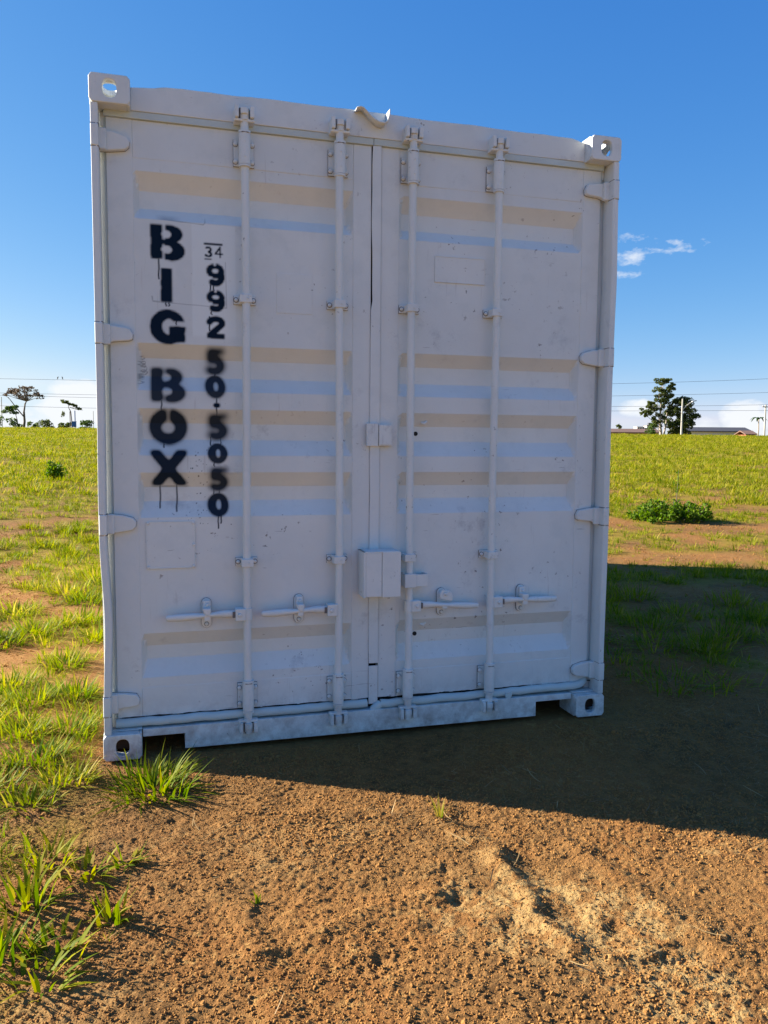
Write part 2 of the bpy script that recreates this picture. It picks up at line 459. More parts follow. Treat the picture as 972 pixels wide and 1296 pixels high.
def ground_z(x, y, fine=True):
    x = np.asarray(x, float); y = np.asarray(y, float)
    s = along(x, y)
    ramp = 0.0343 * 3.0 * np.log1p(np.exp(np.clip((s - 9.0) / 3.0, -30, 30)))
    ramp = np.where(s > 60, 0.0343 * (s - 9.0), ramp)
    crest = 0.0343 * 81
    z = np.where(s > 84, crest - 0.17 - 0.03 * (s - 84) ** 1.0 + 0.0343 * 0, ramp)
    k = sstep(78, 96, s)
    z = (1 - k) * np.minimum(ramp, 5) + k * (crest - 0.022 * (s - 90))
    z = np.where(s > 260, crest - 0.022 * 170, z)
    far = sstep(6, 20, np.hypot(x - CAM.x, y - CAM.y))
    z = z + far * (fbm(x, y, 0.09, 4, 3) - 0.5) * 0.45 * (1 - sstep(60, 80, s))
    lat = (x - CAM.x) * FH[1] - (y - CAM.y) * FH[0]
    z = z - 0.0034 * np.clip(lat + 38, 0, 90) * sstep(15, 85, s)
    z = z + (fbm(x, y, 0.9, 3, 11) - 0.5) * 0.05
    if fine:
        z = z + (fbm(x, y, 7.0, 4, 5) - 0.5) * 0.020
        near = 1 - sstep(0.1, 0.6, np.hypot(np.maximum(0, np.maximum(-.55 - x, x - 2.75)), np.maximum(0, np.maximum(-2.12 - y, y - .10))))
        z = z + near * (fbm(x, y, 42.0, 3, 9, .7) - 0.5) * 0.0055
        z = z + near * np.maximum(0, fbm(x, y, 62.0, 2, 19) - 0.50) * 0.009
        z = z + near * (vnoise(x * 88 + y * 31, y * 88 - x * 31, 23) - .5) * 0.0070 * (.5 + fbm(x, y, 2.4, 2, 25))
        for R, h, w in ((RIDGE, .020, .034), (RIDGE2, .010, .045), (RIDGE3, .010, .035), (RIDGE4, .011, .05), (RIDGE5, .010, .05)):
            d = seg_dist(x + (fbm(x, y, 6, 2, 40) - .5) * .08, y + (fbm(x, y, 6, 2, 41) - .5) * .08, R)
            z = z + h * np.exp(-(d / w) ** 2) * (.25 + 1.3 * fbm(x, y, 5, 2, 44))
        d = seg_dist(x + (fbm(x, y, 6, 2, 42) - .5) * .1 - .10, y + .02, RIDGE)
        z = z - 0.010 * np.exp(-(d / .06) ** 2)
        for px, py, r, h in PITS:
            z = z - h * np.exp(-(((x - px) ** 2 + (y - py) ** 2) / r ** 2))
            z = z + h * .5 * np.exp(-(((x - px + r * .9) ** 2 + (y - py - r * 1.1) ** 2) / r ** 2))
    # settle level under the container
    ins = sstep(-0.35, -0.02, x) * (1 - sstep(2.46, 2.8, x)) * sstep(-0.30, -0.02, y) * (1 - sstep(6.08, 6.4, y))
    z = z * (1 - ins) + ins * np.minimum(z * 0.25 - 0.012, -0.004)
    return z
def grass_cover(x, y):
    """0..1 how much of the ground is under grass here"""
    x = np.asarray(x, float); y = np.asarray(y, float)
    s = along(x, y)
    n = fbm(x, y, 1.7, 4, 71, .62) * 0.68 + fbm(x, y, 0.35, 2, 77) * 0.32
    thr = np.interp(s, [0, 3, 6, 12, 25, 60], [0.50, 0.49, 0.47, 0.43, 0.37, 0.30])
    g = sstep(thr - 0.03, thr + 0.05, n)
    # bare worked soil in front of the doors and to their right
    bare = sstep(-0.12, 0.10, x + 0.10 * (y < -0.8)) * (1 - sstep(0.15, 0.75, y + (fbm(x, y, 1.3, 2, 90) - .5) * .8 - np.clip(x - 3.2, 0, 3) * .10))
    g = g * (1 - bare)
    inside = (x > -0.04) & (x < 2.48) & (y > -0.05) & (y < 6.1)
    g = np.where(inside, 0, g)
    # scraped red patches out in the field
    for px, py, rx, ry in ((9.2, 7.0, 1.6, .7), (-1.5, 8.5, .8, .4), (-0.75, 1.9, .22, .4), (-1.0, 3.6, .3, .3), (6.2, 4.6, 1.3, .5), (4.2, 1.0, .4, .5)):
        q = ((x - px) / rx) ** 2 + ((y - py) / ry) ** 2
        g = g * sstep(0.55, 1.35, q + (fbm(x, y, 2.2, 3, 61) - .5) * 1.0)
    return g

def axis(fine0, fine1, step, lo, hi, grow):
    a = list(np.arange(fine0, fine1 + 1e-6, step))
    d = step; v = a[-1]
    while v < hi:
        d *= grow; v += d; a.append(v)
    d = step; v = a[0]; left = []
    while v > lo:
        d *= grow; v -= d; left.append(v)
    return np.array(left[::-1] + a)
gx = axis(-0.55, 2.75, 0.0062, -3200, 3200, 1.052)
gy = axis(-2.12, 0.10, 0.0056, -2000, 3600, 1.052)
GX, GY = np.meshgrid(gx, gy)
GZ = ground_z(GX, GY)
nx, ny = len(gx), len(gy)
me = bpy.data.meshes.new('ground')
co = np.stack([GX, GY, GZ], -1).reshape(-1, 3).astype(np.float32)
me.vertices.add(nx * ny)
me.vertices.foreach_set('co', co.ravel())
ii = (np.arange(ny - 1)[:, None] * nx + np.arange(nx - 1)[None, :]).ravel()
quads = np.stack([ii, ii + 1, ii + nx + 1, ii + nx], -1).astype(np.int32)
me.loops.add(quads.size)
me.loops.foreach_set('vertex_index', quads.ravel())
me.polygons.add(len(quads))
me.polygons.foreach_set('loop_start', np.arange(len(quads), dtype=np.int32) * 4)
me.polygons.foreach_set('use_smooth', np.ones(len(quads), bool))
me.update(calc_edges=True)
a = me.attributes.new('green', 'FLOAT', 'POINT')
S = along(GX, GY)
gr = grass_cover(GX, GY) * np.interp(S, [0, 5, 12, 30, 60], [0.25, 0.35, 0.6, 0.85, 0.95])
gr = np.where(S < -2, 0.6 * (fbm(GX, GY, .4, 3, 5) > .5), gr)
a.data.foreach_set('value', gr.ravel().astype(np.float32))
a = me.attributes.new('straw', 'FLOAT', 'POINT')
d = seg_dist(GX, GY, RIDGE)
stv = np.exp(-(d / 0.09) ** 2) * sstep(.4, .7, fbm(GX, GY, 26, 3, 55)) * 0.7
stv = stv + (.45 + .75 * sstep(.5, 1.7, GX)) * sstep(.46, .62, fbm(GX, GY, 1.9, 4, 58)) * sstep(.40, .62, fbm(GX, GY, 30, 3, 59)) * (S < 12)
stv = .75 * stv * sstep(0.55, 1.1, -GY - .25 * np.clip(GX - .6, 0, 2))
a.data.foreach_set('value', np.clip(stv, 0, .8).ravel().astype(np.float32))
me.materials.append(M_SOIL)
ground = link(bpy.data.objects.new('ground', me))
tag(ground, 'red-brown bare soil and patchy grass field rising to a low crest', 'ground', kind='structure')

# ------------------------------------------------------------------ shipping container
W, H, LEN = 2.438, 2.874, 6.058
cont = empty('shipping_container', (W / 2, LEN / 2, 0))
tag(cont, 'white painted steel shipping container with closed double doors and dark stencilled lettering', 'container')
class _P:          # parent helper: children are modelled in door coordinates (origin at the front left foot)
    pass
def fix(o):
    o.location = (-W / 2, -LEN / 2, 0)
    return o
DOORY = 0.085       # face of the door frames
HEADY = 0.070
BARY = 0.035

# corner castings: hollow blocks with oval apertures
def plate_hole(mb, cx, cz, hw, hh, t0, t1, rw, rh, orient, rc=0.012):
    """plate with an oval hole; orient maps (a, b, depth) to xyz"""
    n = 32
    outer = []; inner = []
    for k in range(n):
        an = 2 * math.pi * (k + .5) / n
        c, s_ = math.cos(an), math.sin(an)
        q = max(abs(c) / hw, abs(s_) / hh)
        ox, oz = c / q, s_ / q
        # rounded outer corners
        ex = abs(ox) - (hw - rc); ez = abs(oz) - (hh - rc)
        if ex > 0 and ez > 0:
            l = math.hypot(ex, ez)
            if l > rc:
                ox = math.copysign(hw - rc + ex / l * rc, ox); oz = math.copysign(hh - rc + ez / l * rc, oz)
        outer.append((cx + ox, cz + oz))
        p = 2.6
        r = 1 / ((abs(c) / rw) ** p + (abs(s_) / rh) ** p) ** (1 / p)
        inner.append((cx + c * r, cz + s_ * r))
    vs = [orient(a_, b_, t0) for a_, b_ in outer] + [orient(a_, b_, t0) for a_, b_ in inner] + \
         [orient(a_, b_, t1) for a_, b_ in outer] + [orient(a_, b_, t1) for a_, b_ in inner]
    fs = []
    for k in range(n):
        k2 = (k + 1) % n
        fs.append((k, k2, n + k2, n + k))
        fs.append((2 * n + k, 3 * n + k, 3 * n + k2, 2 * n + k2))
        fs.append((n + k, n + k2, 3 * n + k2, 3 * n + k))
        fs.append((k, 2 * n + k, 2 * n + k2, k2))
    mb.add(vs, fs)
CW, CH, CD = 0.160, 0.114, 0.176
def casting(right, top, back):
    mb = MB()
    x0 = W - CW if right else 0.0
    z0 = H - CH if top else 0.0
    yf = (lambda t: LEN - t) if back else (lambda t: t)
    t = 0.022
    hx = x0 + CW / 2 + (-0.008 if right else 0.008)
    # the hole sits a little to the outer side
    hx = x0 + (0.085 if not right else CW - 0.085)
    plate_hole(mb, x0 + CW / 2, z0 + CH / 2, CW / 2, CH / 2, 0, t, 0.028, 0.036, lambda a_, b_, d_: (a_, yf(d_), b_), .012)
    xo = (lambda d_: W - d_) if right else (lambda d_: d_)
    plate_hole(mb, t + (CD - t) / 2, z0 + CH / 2, (CD - t) / 2, CH / 2, 0.0005, t, 0.040, 0.032, lambda a_, b_, d_: (xo(d_), yf(a_), b_), .004)
    # top (or bottom) plate with its oblong hole
    zt = (lambda d_: z0 + CH - d_) if top else (lambda d_: z0 + d_)
    plate_hole(mb, x0 + CW / 2, t + (CD - t) / 2, CW / 2 - .001, (CD - t) / 2, 0.0008, t + .004, 0.031, 0.060, lambda a_, b_, d_: (a_, yf(b_), zt(d_)), .004)
    # closed inner faces
    xi = x0 if right else x0 + CW - .012
    ya, yb = sorted((yf(t), yf(CD)))
    mb.box(xi, xi + .012, ya, yb, z0 + .001, z0 + CH - .001)
    ya, yb = sorted((yf(CD - .012), yf(CD)))
    mb.box(x0 + .002, x0 + CW - .002, ya, yb - .0005, z0 + .002, z0 + CH - .002)
    zi = z0 if top else z0 + CH - .012
    ya, yb = sorted((yf(t), yf(CD - .012)))
    mb.box(x0 + .013, x0 + CW - .013, ya, yb, zi + .0005, zi + .0125)
    cc = fix(mb.build('corner_casting', M_PAINT, cont, bevel=.004))
    if not top:
        k = MB(); ya, yb = sorted((yf(.052), yf(.150)))  # soil-brown block added to stop light so the casting holes look dark
        k.box(x0 + .030, x0 + CW - .030, ya, yb, .030, .096)
        k.build('dark_soil_fill', M_DARKFILL, cc, bevel=.008)
    return cc
for r_ in (0, 1):
    for t_ in (0, 1):
        for b_ in (0, 1):
            casting(r_, t_, b_)

# front posts (the left one is slightly buckled)
def post(right):
    mb = MB()
    zs = np.linspace(CH, H - CH, 60)
    def dent(z):
        if right:
            return -0.003 * math.exp(-((z - 2.2) / .15) ** 2) + .002 * math.sin(z * 5)
        return 0.010 * math.exp(-((z - 0.62) / .22) ** 2) + 0.004 * math.sin(z * 4.2) * math.exp(-((z - .8) / .6) ** 2)
    prof = [(0.004, 0.006), (0.030, 0.004), (0.034, 0.010), (0.034, 0.098), (0.004, 0.098)]
    n = len(prof)
    vs = []; fs = []
    for z in zs:
        for (px, py) in prof:
            xx = px + dent(z)
            vs.append((W - xx if right else xx, py, z))
    for i in range(len(zs) - 1):
        for k in range(n):
            k2 = (k + 1) % n
            fs.append((i * n + k, i * n + k2, (i + 1) * n + k2, (i + 1) * n + k))
    fs.append(tuple(range(n))); fs.append(tuple(range((len(zs) - 1) * n, len(zs) * n)))
    mb.add(vs, fs)
    a_, b_ = (W - .060, W - .004) if right else (.004, .060)
    mb.box(a_, b_, .108, .176, CH, H - CH)
    return fix(mb.build('corner_post', M_PAINT, cont, bevel=.003))
post(0); post(1)
# rear posts
for right in (0, 1):
    mb = MB(); a_, b_ = (W - .06, W - .004) if right else (.004, .06)
    mb.box(a_, b_, LEN - .17, LEN - .01, CH, H - CH)
    fix(mb.build('corner_post', M_PAINT, cont, bevel=.004))

# header beam over the doors, its upper edge knocked about
mb = MB()
xs = np.linspace(CW, W - CW, 90)
vs = []; fs = []
for i, x in enumerate(xs):
    e = min(x - CW, W - CW - x)
    top = H + 0.002 - 0.016 * math.exp(-(e / .05) ** 2) + 0.004 * math.sin(x * 2.1) + float((fbm(np.array([x]), np.array([0.3]), 9, 3, 4)[0] - .5) * 0.010)
    if x < .36: top -= 0.010 * math.exp(-((x - .24) / .05) ** 2)
    yb = float((fbm(np.array([x]), np.array([2.3]), 4, 2, 8)[0] - .5) * 0.006)
    vs += [(x, HEADY + yb, 2.766), (x, HEADY + yb, top), (x, HEADY + .10, top - .004), (x, HEADY + .10, 2.766)]
for i in range(len(xs) - 1):
    for k in range(4):
        k2 = (k + 1) % 4
        fs.append((i * 4 + k, i * 4 + k2, i * 4 + 4 + k2, i * 4 + 4 + k))
fs.append((0, 1, 2, 3)); fs.append(tuple(len(vs) - 4 + j for j in range(4)))
mb.add(vs, fs)
mb.box(.036, CW - .002, HEADY + .025, .17, 2.700, H - CH - .002)
mb.box(W - CW + .002, W - .036, HEADY + .025, .17, 2.700, H - CH - .002)
header = fix(mb.build('header_beam', M_PAINT, cont, bevel=.003))
# bent metal lip in the middle of the header
mb = MB()
pth = [(1.120, 2.868), (1.138, 2.876), (1.152, 2.874), (1.166, 2.862), (1.182, 2.846), (1.200, 2.829), (1.222, 2.816), (1.244, 2.812), (1.259, 2.822), (1.267, 2.846), (1.270, 2.876)]
vs = []; fs = []
tk = 0.005
for i, (x, z) in enumerate(pth):
    a_ = Vector(pth[max(0, i - 1)]); b_ = Vector(pth[min(len(pth) - 1, i + 1)])
    d_ = (b_ - a_).normalized(); nn = Vector((-d_.y, d_.x)) * tk
    for s_, y_ in ((1, .012), (1, HEADY + .002), (-1, HEADY + .002), (-1, .012)):
        vs.append((x + nn.x * s_ * .5, y_ + (0.010 * math.sin(i * .6) if y_ < .02 else 0), z + nn.y * s_ * .5))
for i in range(len(pth) - 1):
    for k in range(4):
        k2 = (k + 1) % 4
        fs.append((i * 4 + k, i * 4 + k2, i * 4 + 4 + k2, i * 4 + 4 + k))
fs.append((0, 1, 2, 3)); fs.append(tuple(len(vs) - 4 + j for j in range(4)))
mb.add(vs, fs, True)
o = fix(mb.build('drip_lip', M_PAINT, header, smooth_all=True)); o.location = (0, 0, 0)
o['label'] = 'bent curled strip of metal on the upper edge of the header'

# sill with its two forklift notches
mb = MB()
SY = 0.045
z1 = 0.116
mb.prism([(CW + .004, z1), (CW + .004, .082), (.345, .082), (.345, .012), (2.075, .012), (2.075, .086), (W - CW - .004, .086), (W - CW - .004, z1)], SY, SY + .012)
for x0, x1 in ((.345, .351), (2.069, 2.075)):
    mb.box(x0, x1, SY + .012, SY + .30, .014, .084)
mb.box(CW + .004, .345, SY + .012, .30, .084, .094)
mb.box(2.075, W - CW - .004, SY + .012, .30, .088, .098)
mb.box(CW + .004, W - CW - .004, SY + .012, .11, z1 - .012, z1 - .001)
mb.box(.034, CW + .002, SY, .11, CH + .002, .120)
mb.box(W - CW - .002, W - .034, SY, .11, CH + .002, .120)
sill = fix(mb.build('door_sill', M_PAINT, cont, bevel=.003))

# corrugated door leaves
CORR = [(2.530, 2.460, 2.386, 2.333), (1.812, 1.751, 1.672, 1.609), (1.532, 1.469, 1.397, 1.327), (1.252, 1.186, 1.123, 1.053), (0.536, 0.470, 0.410, 0.335)]
DEP = 0.047
def corr_depth(x, z, x0, x1):
    d = np.zeros_like(z)
    for a_, b_, c_, e_ in CORR:
        d = np.maximum(d, np.interp(z, [e_, c_, b_, a_], [0, DEP, DEP, 0], left=0, right=0))
    e = np.minimum(x - x0, x1 - x)
    return np.minimum(d, np.clip((e - 0.001) / 0.022, 0, 1) * DEP)

# --- stencilled lettering as a mask in door coordinates (x, z), 2 mm grid
MX0, MX1, MZ0, MZ1, MS = 0.17, 0.62, 0.93, 2.36, 0.002
mxs = np.arange(MX0, MX1, MS); mzs = np.arange(MZ0, MZ1, MS)
QX, QZ = np.meshgrid(mxs, mzs)
INK = np.zeros_like(QX)
def blur(a_, sig):
    k = int(3 * sig / MS) + 1
    w = np.exp(-0.5 * (np.arange(-k, k + 1) * MS / sig) ** 2); w /= w.sum()
    a_ = np.apply_along_axis(lambda r: np.convolve(r, w, 'same'), 0, a_)
    return np.apply_along_axis(lambda r: np.convolve(r, w, 'same'), 1, a_)
def stroke(u, v, pts, w):
    return seg_dist(u, v, pts) < w / 2
def arc(cx, cy, rx, ry, a0, a1, n=24):
    return [(cx + rx * math.cos(rad(a0 + (a1 - a0) * i / n)), cy + ry * math.sin(rad(a0 + (a1 - a0) * i / n))) for i in range(n + 1)]
def glyph(ch, u, v, asp):
    """u, v in 0..1 of the letter box; asp = width / height, distances in heights"""
    U = u * asp
    ell = lambda cx, cy, rx, ry: ((U - cx * asp) / (rx * asp)) ** 2 + ((v - cy) / ry) ** 2 < 1
    rect = lambda a_, b_, c_, d_: (u > a_) & (u < b_) & (v > c_) & (v < d_)
    if ch == 'B':
        m_ = rect(.0, .35, .02, 1.0)
        up_ = (ell(.58, .745, .37, .255) & (u > .43)) | rect(.43, .6, .52, .99)
        lo_ = (ell(.62, .27, .40, .285) & (u > .41)) | rect(.41, .62, 0, .5)
        m_ = m_ | up_ | lo_ | rect(.33, .5, .45, .57)
        m_ = m_ & ~(ell(.47, .73, .15, .115)) & ~(ell(.48, .30, .17, .115))
        return m_
    if ch == 'I':
        return rect(0, 1, 0, 1)
    if ch == 'G':
        r_ = ell(.5, .5, .52, .51) & ~ell(.53, .50, .19, .235)
        r_ = r_ & ~((u > .52) & (v > .52) & (v < .66)) & ~((u > .74) & (v > .52) & (v < .66))
        return r_ | rect(.53, 1.0, .26, .52) | rect(.76, 1.0, .06, .4)
    if ch == 'O':
        r_ = ell(.5, .5, .5, .5) & ~ell(.5, .47, .19, .17)
        return r_ & ~rect(.455, .545, .6, 1.1)
    if ch == 'X':
        return stroke(U, v, [(.14 * asp, .95), (.84 * asp, .05)], .27) & (v > .0) & (v < 1) | stroke(U, v, [(.86 * asp, .95), (.16 * asp, .05)], .27) & (v > .0) & (v < 1)
    w = .27
    pl = None
    if ch == '9':
        a_ = stroke(U, v, arc(.5 * asp, .66, .32 * asp, .21, 0, 360), w * .85)
        b_ = stroke(U, v, [(.82 * asp, .66)] + arc(.5 * asp, .42, .33 * asp, .29, 20, -120), w)
        g_ = rect(.42, .54, .86, 1.1) | rect(-.1, .35, .36, .43)
        return (a_ | b_) & ~g_
    if ch == '2':
        return stroke(U, v, arc(.5 * asp, .70, .33 * asp, .19, 165, -30) + [(.2 * asp, .16)], w) | rect(.06, .96, 0, .23)
    if ch == '5':
        return rect(.12, .95, .80, 1.0) | rect(.12, .42, .45, .98) | stroke(U, v, arc(.48 * asp, .34, .34 * asp, .24, 110, -140), w)
    if ch == '0':
        return (ell(.5, .5, .5, .5) & ~ell(.52, .5, .13, .24))
    if ch == '3':
        return stroke(U, v, arc(.42 * asp, .73, .30 * asp, .18, 140, -80), .17) | stroke(U, v, arc(.42 * asp, .28, .34 * asp, .20, 80, -150), .17)
    if ch == '4':
        return stroke(U, v, [(.68 * asp, .0), (.68 * asp, .95), (.1 * asp, .3), (.95 * asp, .3)], .15)
    if ch == '.':
        return ell(.5, .5, .5, .5)
def put(ch, x0, z1_, x1, z0_, sig, dens=1.0, halo=0.0):
    global INK
    u = (QX - x0) / (x1 - x0); v = (QZ - z0_) / (z1_ - z0_)
    wob = (fbm(QX, QZ, 30, 2, ord(ch)) - .5) * .02
    m_ = glyph(ch, u + wob, v + wob, (x1 - x0) / (z1_ - z0_)).astype(float)
    b_ = blur(m_, sig)
    b_ = np.clip(b_ * (1.5 if halo >= .2 else 1.15), 0, 1) * dens
    if halo:
        b_ = np.maximum(b_, blur(m_, .020) * halo * 1.3)
    INK = np.maximum(INK, b_)
def drip(x, z_top, z_bot, w=0.0032, wig=0.002):
    global INK
    pts = [(x + wig * math.sin(k * 1.3 + x * 90) * k / 6, z_top + (z_bot - z_top) * k / 6) for k in range(7)]
    INK = np.maximum(INK, np.clip(1.5 - seg_dist(QX, QZ, pts) / w, 0, 1) * .95)
put('B', .230, 2.313, .369, 2.167, .0035)
put('I', .270, 2.131, .317, 1.987, .0035)
put('G', .224, 1.955, .368, 1.810, .0040, halo=.12)
put('B', .222, 1.708, .363, 1.561, .0085, .97, halo=.34)
put('O', .210, 1.531, .374, 1.374, .0095, .98, halo=.42)
put('X', .213, 1.349, .371, 1.192, .0072, .99, halo=.42)
put('3', .456, 2.236, .492, 2.190, .0022)
put('4', .497, 2.238, .534, 2.192, .0022)
INK = np.maximum(INK, blur(((QX > .453) & (QX < .534) & (abs(QZ - 2.247) < .0045)).astype(float), .002))
INK = np.maximum(INK, blur(((QX > .456) & (QX < .486) & (abs(QZ - 2.182) < .003)).astype(float), .002))
put('9', .458, 2.166, .542, 2.067, .0032)
put('9', .458, 2.052, .543, 1.957, .0032)
put('2', .458, 1.936, .543, 1.842, .0032)
put('5', .452, 1.800, .543, 1.688, .0120, .97, halo=.42)
put('0', .453, 1.684, .541, 1.580, .0075, .97, halo=.35)
put('.', .485, 1.561, .516, 1.538, .0030)
put('5', .455, 1.512, .556, 1.398, .0135, .97, halo=.48)
put('0', .461, 1.380, .546, 1.292, .0050, .97, halo=.2)
put('5', .460, 1.272, .554, 1.168, .0115, .97, halo=.48)
put('0', .459, 1.155, .552, 1.053, .0060, .98, halo=.3)
for x, a_, b_ in ((.263, 2.17, 2.085), (.289, 1.99, 1.972), (.302, 1.99, 1.972), (.332, 1.92, 1.895), (.265, 1.565, 1.525), (.253, 1.20, 1.095), (.325, 1.20, 1.078), (.478, 2.075, 2.035),
                  (.492, 2.075, 2.047), (.482, 1.965, 1.945), (.500, 1.585, 1.50), (.272, 1.378, 1.362), (.487, 1.30, 1.277), (.487, 1.18, 1.12), (.512, 1.18, 1.13), (.502, 1.06, 1.0), (.515, 1.06, 1.022),
                  (.497, 1.70, 1.66), (.475, 1.41, 1.37), (.520, 1.41, 1.37), (.473, 1.935, 1.875)):
    drip(x, a_, b_)
# overspray line under the X, and a few flecks
INK = np.maximum(INK, .7 * np.clip(1 - abs(QZ - 1.188) / .006, 0, 1) * sstep(.20, .23, QX) * (1 - sstep(.36, .39, QX)))
rs = np.random.RandomState(4)
for _ in range(46):
    fx, fz = rs.uniform(.37, .46), rs.uniform(1.02, 1.36)
    INK = np.maximum(INK, .8 * ((QX - fx) ** 2 + (QZ - fz) ** 2 < rs.uniform(.0012, .0028) ** 2))
for cx_, cz_, rr, n_ in ((.185, 1.70, .018, 16),):
    for k in range(n_):
        fx, fz = cx_ + rs.normal() * rr * .6, cz_ + rs.normal() * rr * 1.6
        INK = np.maximum(INK, .5 * (abs(np.hypot(QX - fx, QZ - fz) - .008) < .0014))
# faint outlines of removed stickers under the lettering
for (ax, az), (bx_, bz_) in (((.235, 1.989), (.545, 1.976)), ((.545, 2.172), (.548, 1.976)), ((.228, 2.338), (.452, 2.326)), ((.452, 2.326), (.470, 2.350)), ((.232, 2.010), (.235, 1.989))):
    INK = np.maximum(INK, .38 * np.clip(1.4 - seg_dist(QX, QZ, [(ax, az), (bx_, bz_)]) / .0022, 0, 1))
def ink_at(x, z):
    i = np.clip(((x - MX0) / MS).astype(int), 0, len(mxs) - 1); j = np.clip(((z - MZ0) / MS).astype(int), 0, len(mzs) - 1)
    inside = (x > MX0) & (x < MX1 - MS) & (z > MZ0) & (z < MZ1 - MS)
    return np.where(inside, INK[j, i], 0)

def door(x0, x1, fx0, fx1, zb, zt, lettered):
    """frame mesh with the corrugated sheet, gaskets and hinges below it"""
    mb = MB()
    yb = DOORY + .045
    mb.box(x0, fx0, DOORY, yb, zb, zt)
    mb.box(fx1, x1, DOORY, yb, zb, zt)
    mb.box(fx0, fx1, DOORY + .0015, yb, 2.580, zt)
    mb.box(fx0, fx1, DOORY + .0015, yb, zb, 0.292)
    fr = fix(mb.build('door', M_PAINT, cont, bevel=.0025))
    # sheet
    brk = [v_ for c_ in CORR for v_ in c_]
    if lettered:
        xs_ = np.unique(np.round(np.concatenate([np.arange(fx0, .20, .012), np.arange(.20, .60, .003), np.arange(.60, fx1, .03), [fx1, fx0 + .001, fx0 + .023, fx1 - .001, fx1 - .023]]), 4))
        zs_ = np.unique(np.round(np.concatenate([[.286], np.arange(.294, .96, .03), np.arange(.96, 2.335, .003), np.arange(2.335, 2.578, .03), [2.586], brk]), 4))
    else:
        xs_ = np.unique(np.round(np.concatenate([np.arange(fx0, fx1, .03), [fx1, fx0 + .001, fx0 + .023, fx1 - .001, fx1 - .023]]), 4))
        zs_ = np.unique(np.round(np.concatenate([[.286], np.arange(.294, 2.578, .02), [2.586], brk]), 4))
    X, Z = np.meshgrid(xs_, zs_)
    D = corr_depth(X, Z, fx0, fx1)
    dents = (fbm(X, Z, 2.2, 3, 31 if lettered else 67) - .5) * 0.005
    Y = DOORY + 0.003 + D + dents * sstep(0, .06, np.minimum(X - fx0, fx1 - X))
    n_x, n_z = len(xs_), len(zs_)
    vs_ = np.stack([X, Y, Z], -1).reshape(-1, 3)
    ii_ = (np.arange(n_z - 1)[:, None] * n_x + np.arange(n_x - 1)[None, :]).ravel()
    fs_ = np.stack([ii_, ii_ + 1, ii_ + n_x + 1, ii_ + n_x], -1)
    me_ = bpy.data.meshes.new('corrugated_panel')
    me_.from_pydata(vs_.tolist(), [], fs_.tolist())
    at_ = me_.attributes.new('ink', 'FLOAT', 'POINT')
    at_.data.foreach_set('value', (ink_at(X, Z) if lettered else X * 0).ravel().astype(np.float32))
    at_ = me_.attributes.new('patch', 'FLOAT', 'POINT')
    pv = sstep(.398, .406, X + (fbm(X, Z, 12, 2, 4) - .5) * .006) * (1 - sstep(.585, .592, X)) * sstep(1.84, 1.86, Z) * (1 - sstep(2.325, 2.332, Z)) * (1.0 if lettered else 0.0)
    at_.data.foreach_set('value', pv.ravel().astype(np.float32))
    me_.materials.append(M_INK)
    pn = link(bpy.data.objects.new('corrugated_panel', me_), fr)
    if lettered: pn['label'] = 'pressed steel door panel with BIG BOX and a phone number sprayed on'
    # flat plates and scraped placard outlines
    return fr
ldoor = door(.058, 1.206, .163, 1.120, .160, 2.736, True)
rdoor = door(1.252, 2.380, 1.340, 2.285, .160, 2.736, False)

def gasket(parent, pieces):
    mb = MB()
    for p in pieces: mb.tube(*p)
    return mb.build('gasket', M_RUBBER, parent, smooth_all=False)
def wob_line(a_, b_, n, amp, seed):
    r_ = random.Random(seed)
    a_ = Vector(a_); b_ = Vector(b_)
    return [a_.lerp(b_, i / n) + Vector((0, r_.uniform(-1, 1) * amp * .5, r_.uniform(-1, 1) * amp)) for i in range(n + 1)]
# rubber seals round each leaf
mb = MB()
mb.tube(wob_line((.050, .076, .141), (1.196, .076, .141), 24, .0022, 1), .020, 10)
mb.box(.050, 1.212, .074, .10, 2.7365, 2.7655)
mb.box(.0485, .0575, .093, .125, .165, 2.735)
mb.build('gasket', M_RUBBER, ldoor, bevel=.002)
mb = MB()
mb.tube(wob_line((1.262, .074, .134), (2.30, .074, .145), 24, .0022, 2) + [Vector((2.34, .080, .150)), Vector((2.37, .095, .165))], .020, 10)
mb.tube([(1.205, .066, .090), (1.225, .064, .116), (1.262, .074, .134)], [.010, .018, .020], 10)
mb.box(1.214, 2.388, .072, .10, 2.7365, 2.7655)
mb.box(2.3805, 2.3895, .093, .125, .165, 2.735)
mb.build('gasket', M_RUBBER, rdoor, bevel=.002)
# overlapping centre strip of the right leaf
mb = MB()
vs = []; fs = []
zz = np.linspace(.335, 2.736, 60)
for i, z in enumerate(zz):
    w_ = .0025 * math.sin(z * 7) + .001 * math.sin(z * 23)
    sh = .0012 if z > 2.03 else -.0045
    w_ = w_ * (1.0 if z > 2.03 else .4)
    for px, py in ((1.2085 + w_ + sh, .083), (1.2085 + w_ + sh, .077), (1.2500, .075), (1.2500, .083)):
        vs.append((px, py, z))
for i in range(len(zz) - 1):
    for k in range(4):
        k2 = (k + 1) % 4
        fs.append((i * 4 + k, i * 4 + k2, i * 4 + 4 + k2, i * 4 + 4 + k))
fs.append((0, 1, 2, 3)); fs.append(tuple(len(vs) - 4 + j for j in range(4)))
mb.add(vs, fs)
mb.box(1.2050, 1.250, .078, .084, .135, .322)
mb.build('centre_strip', M_PAINT, rdoor, bevel=.0015)
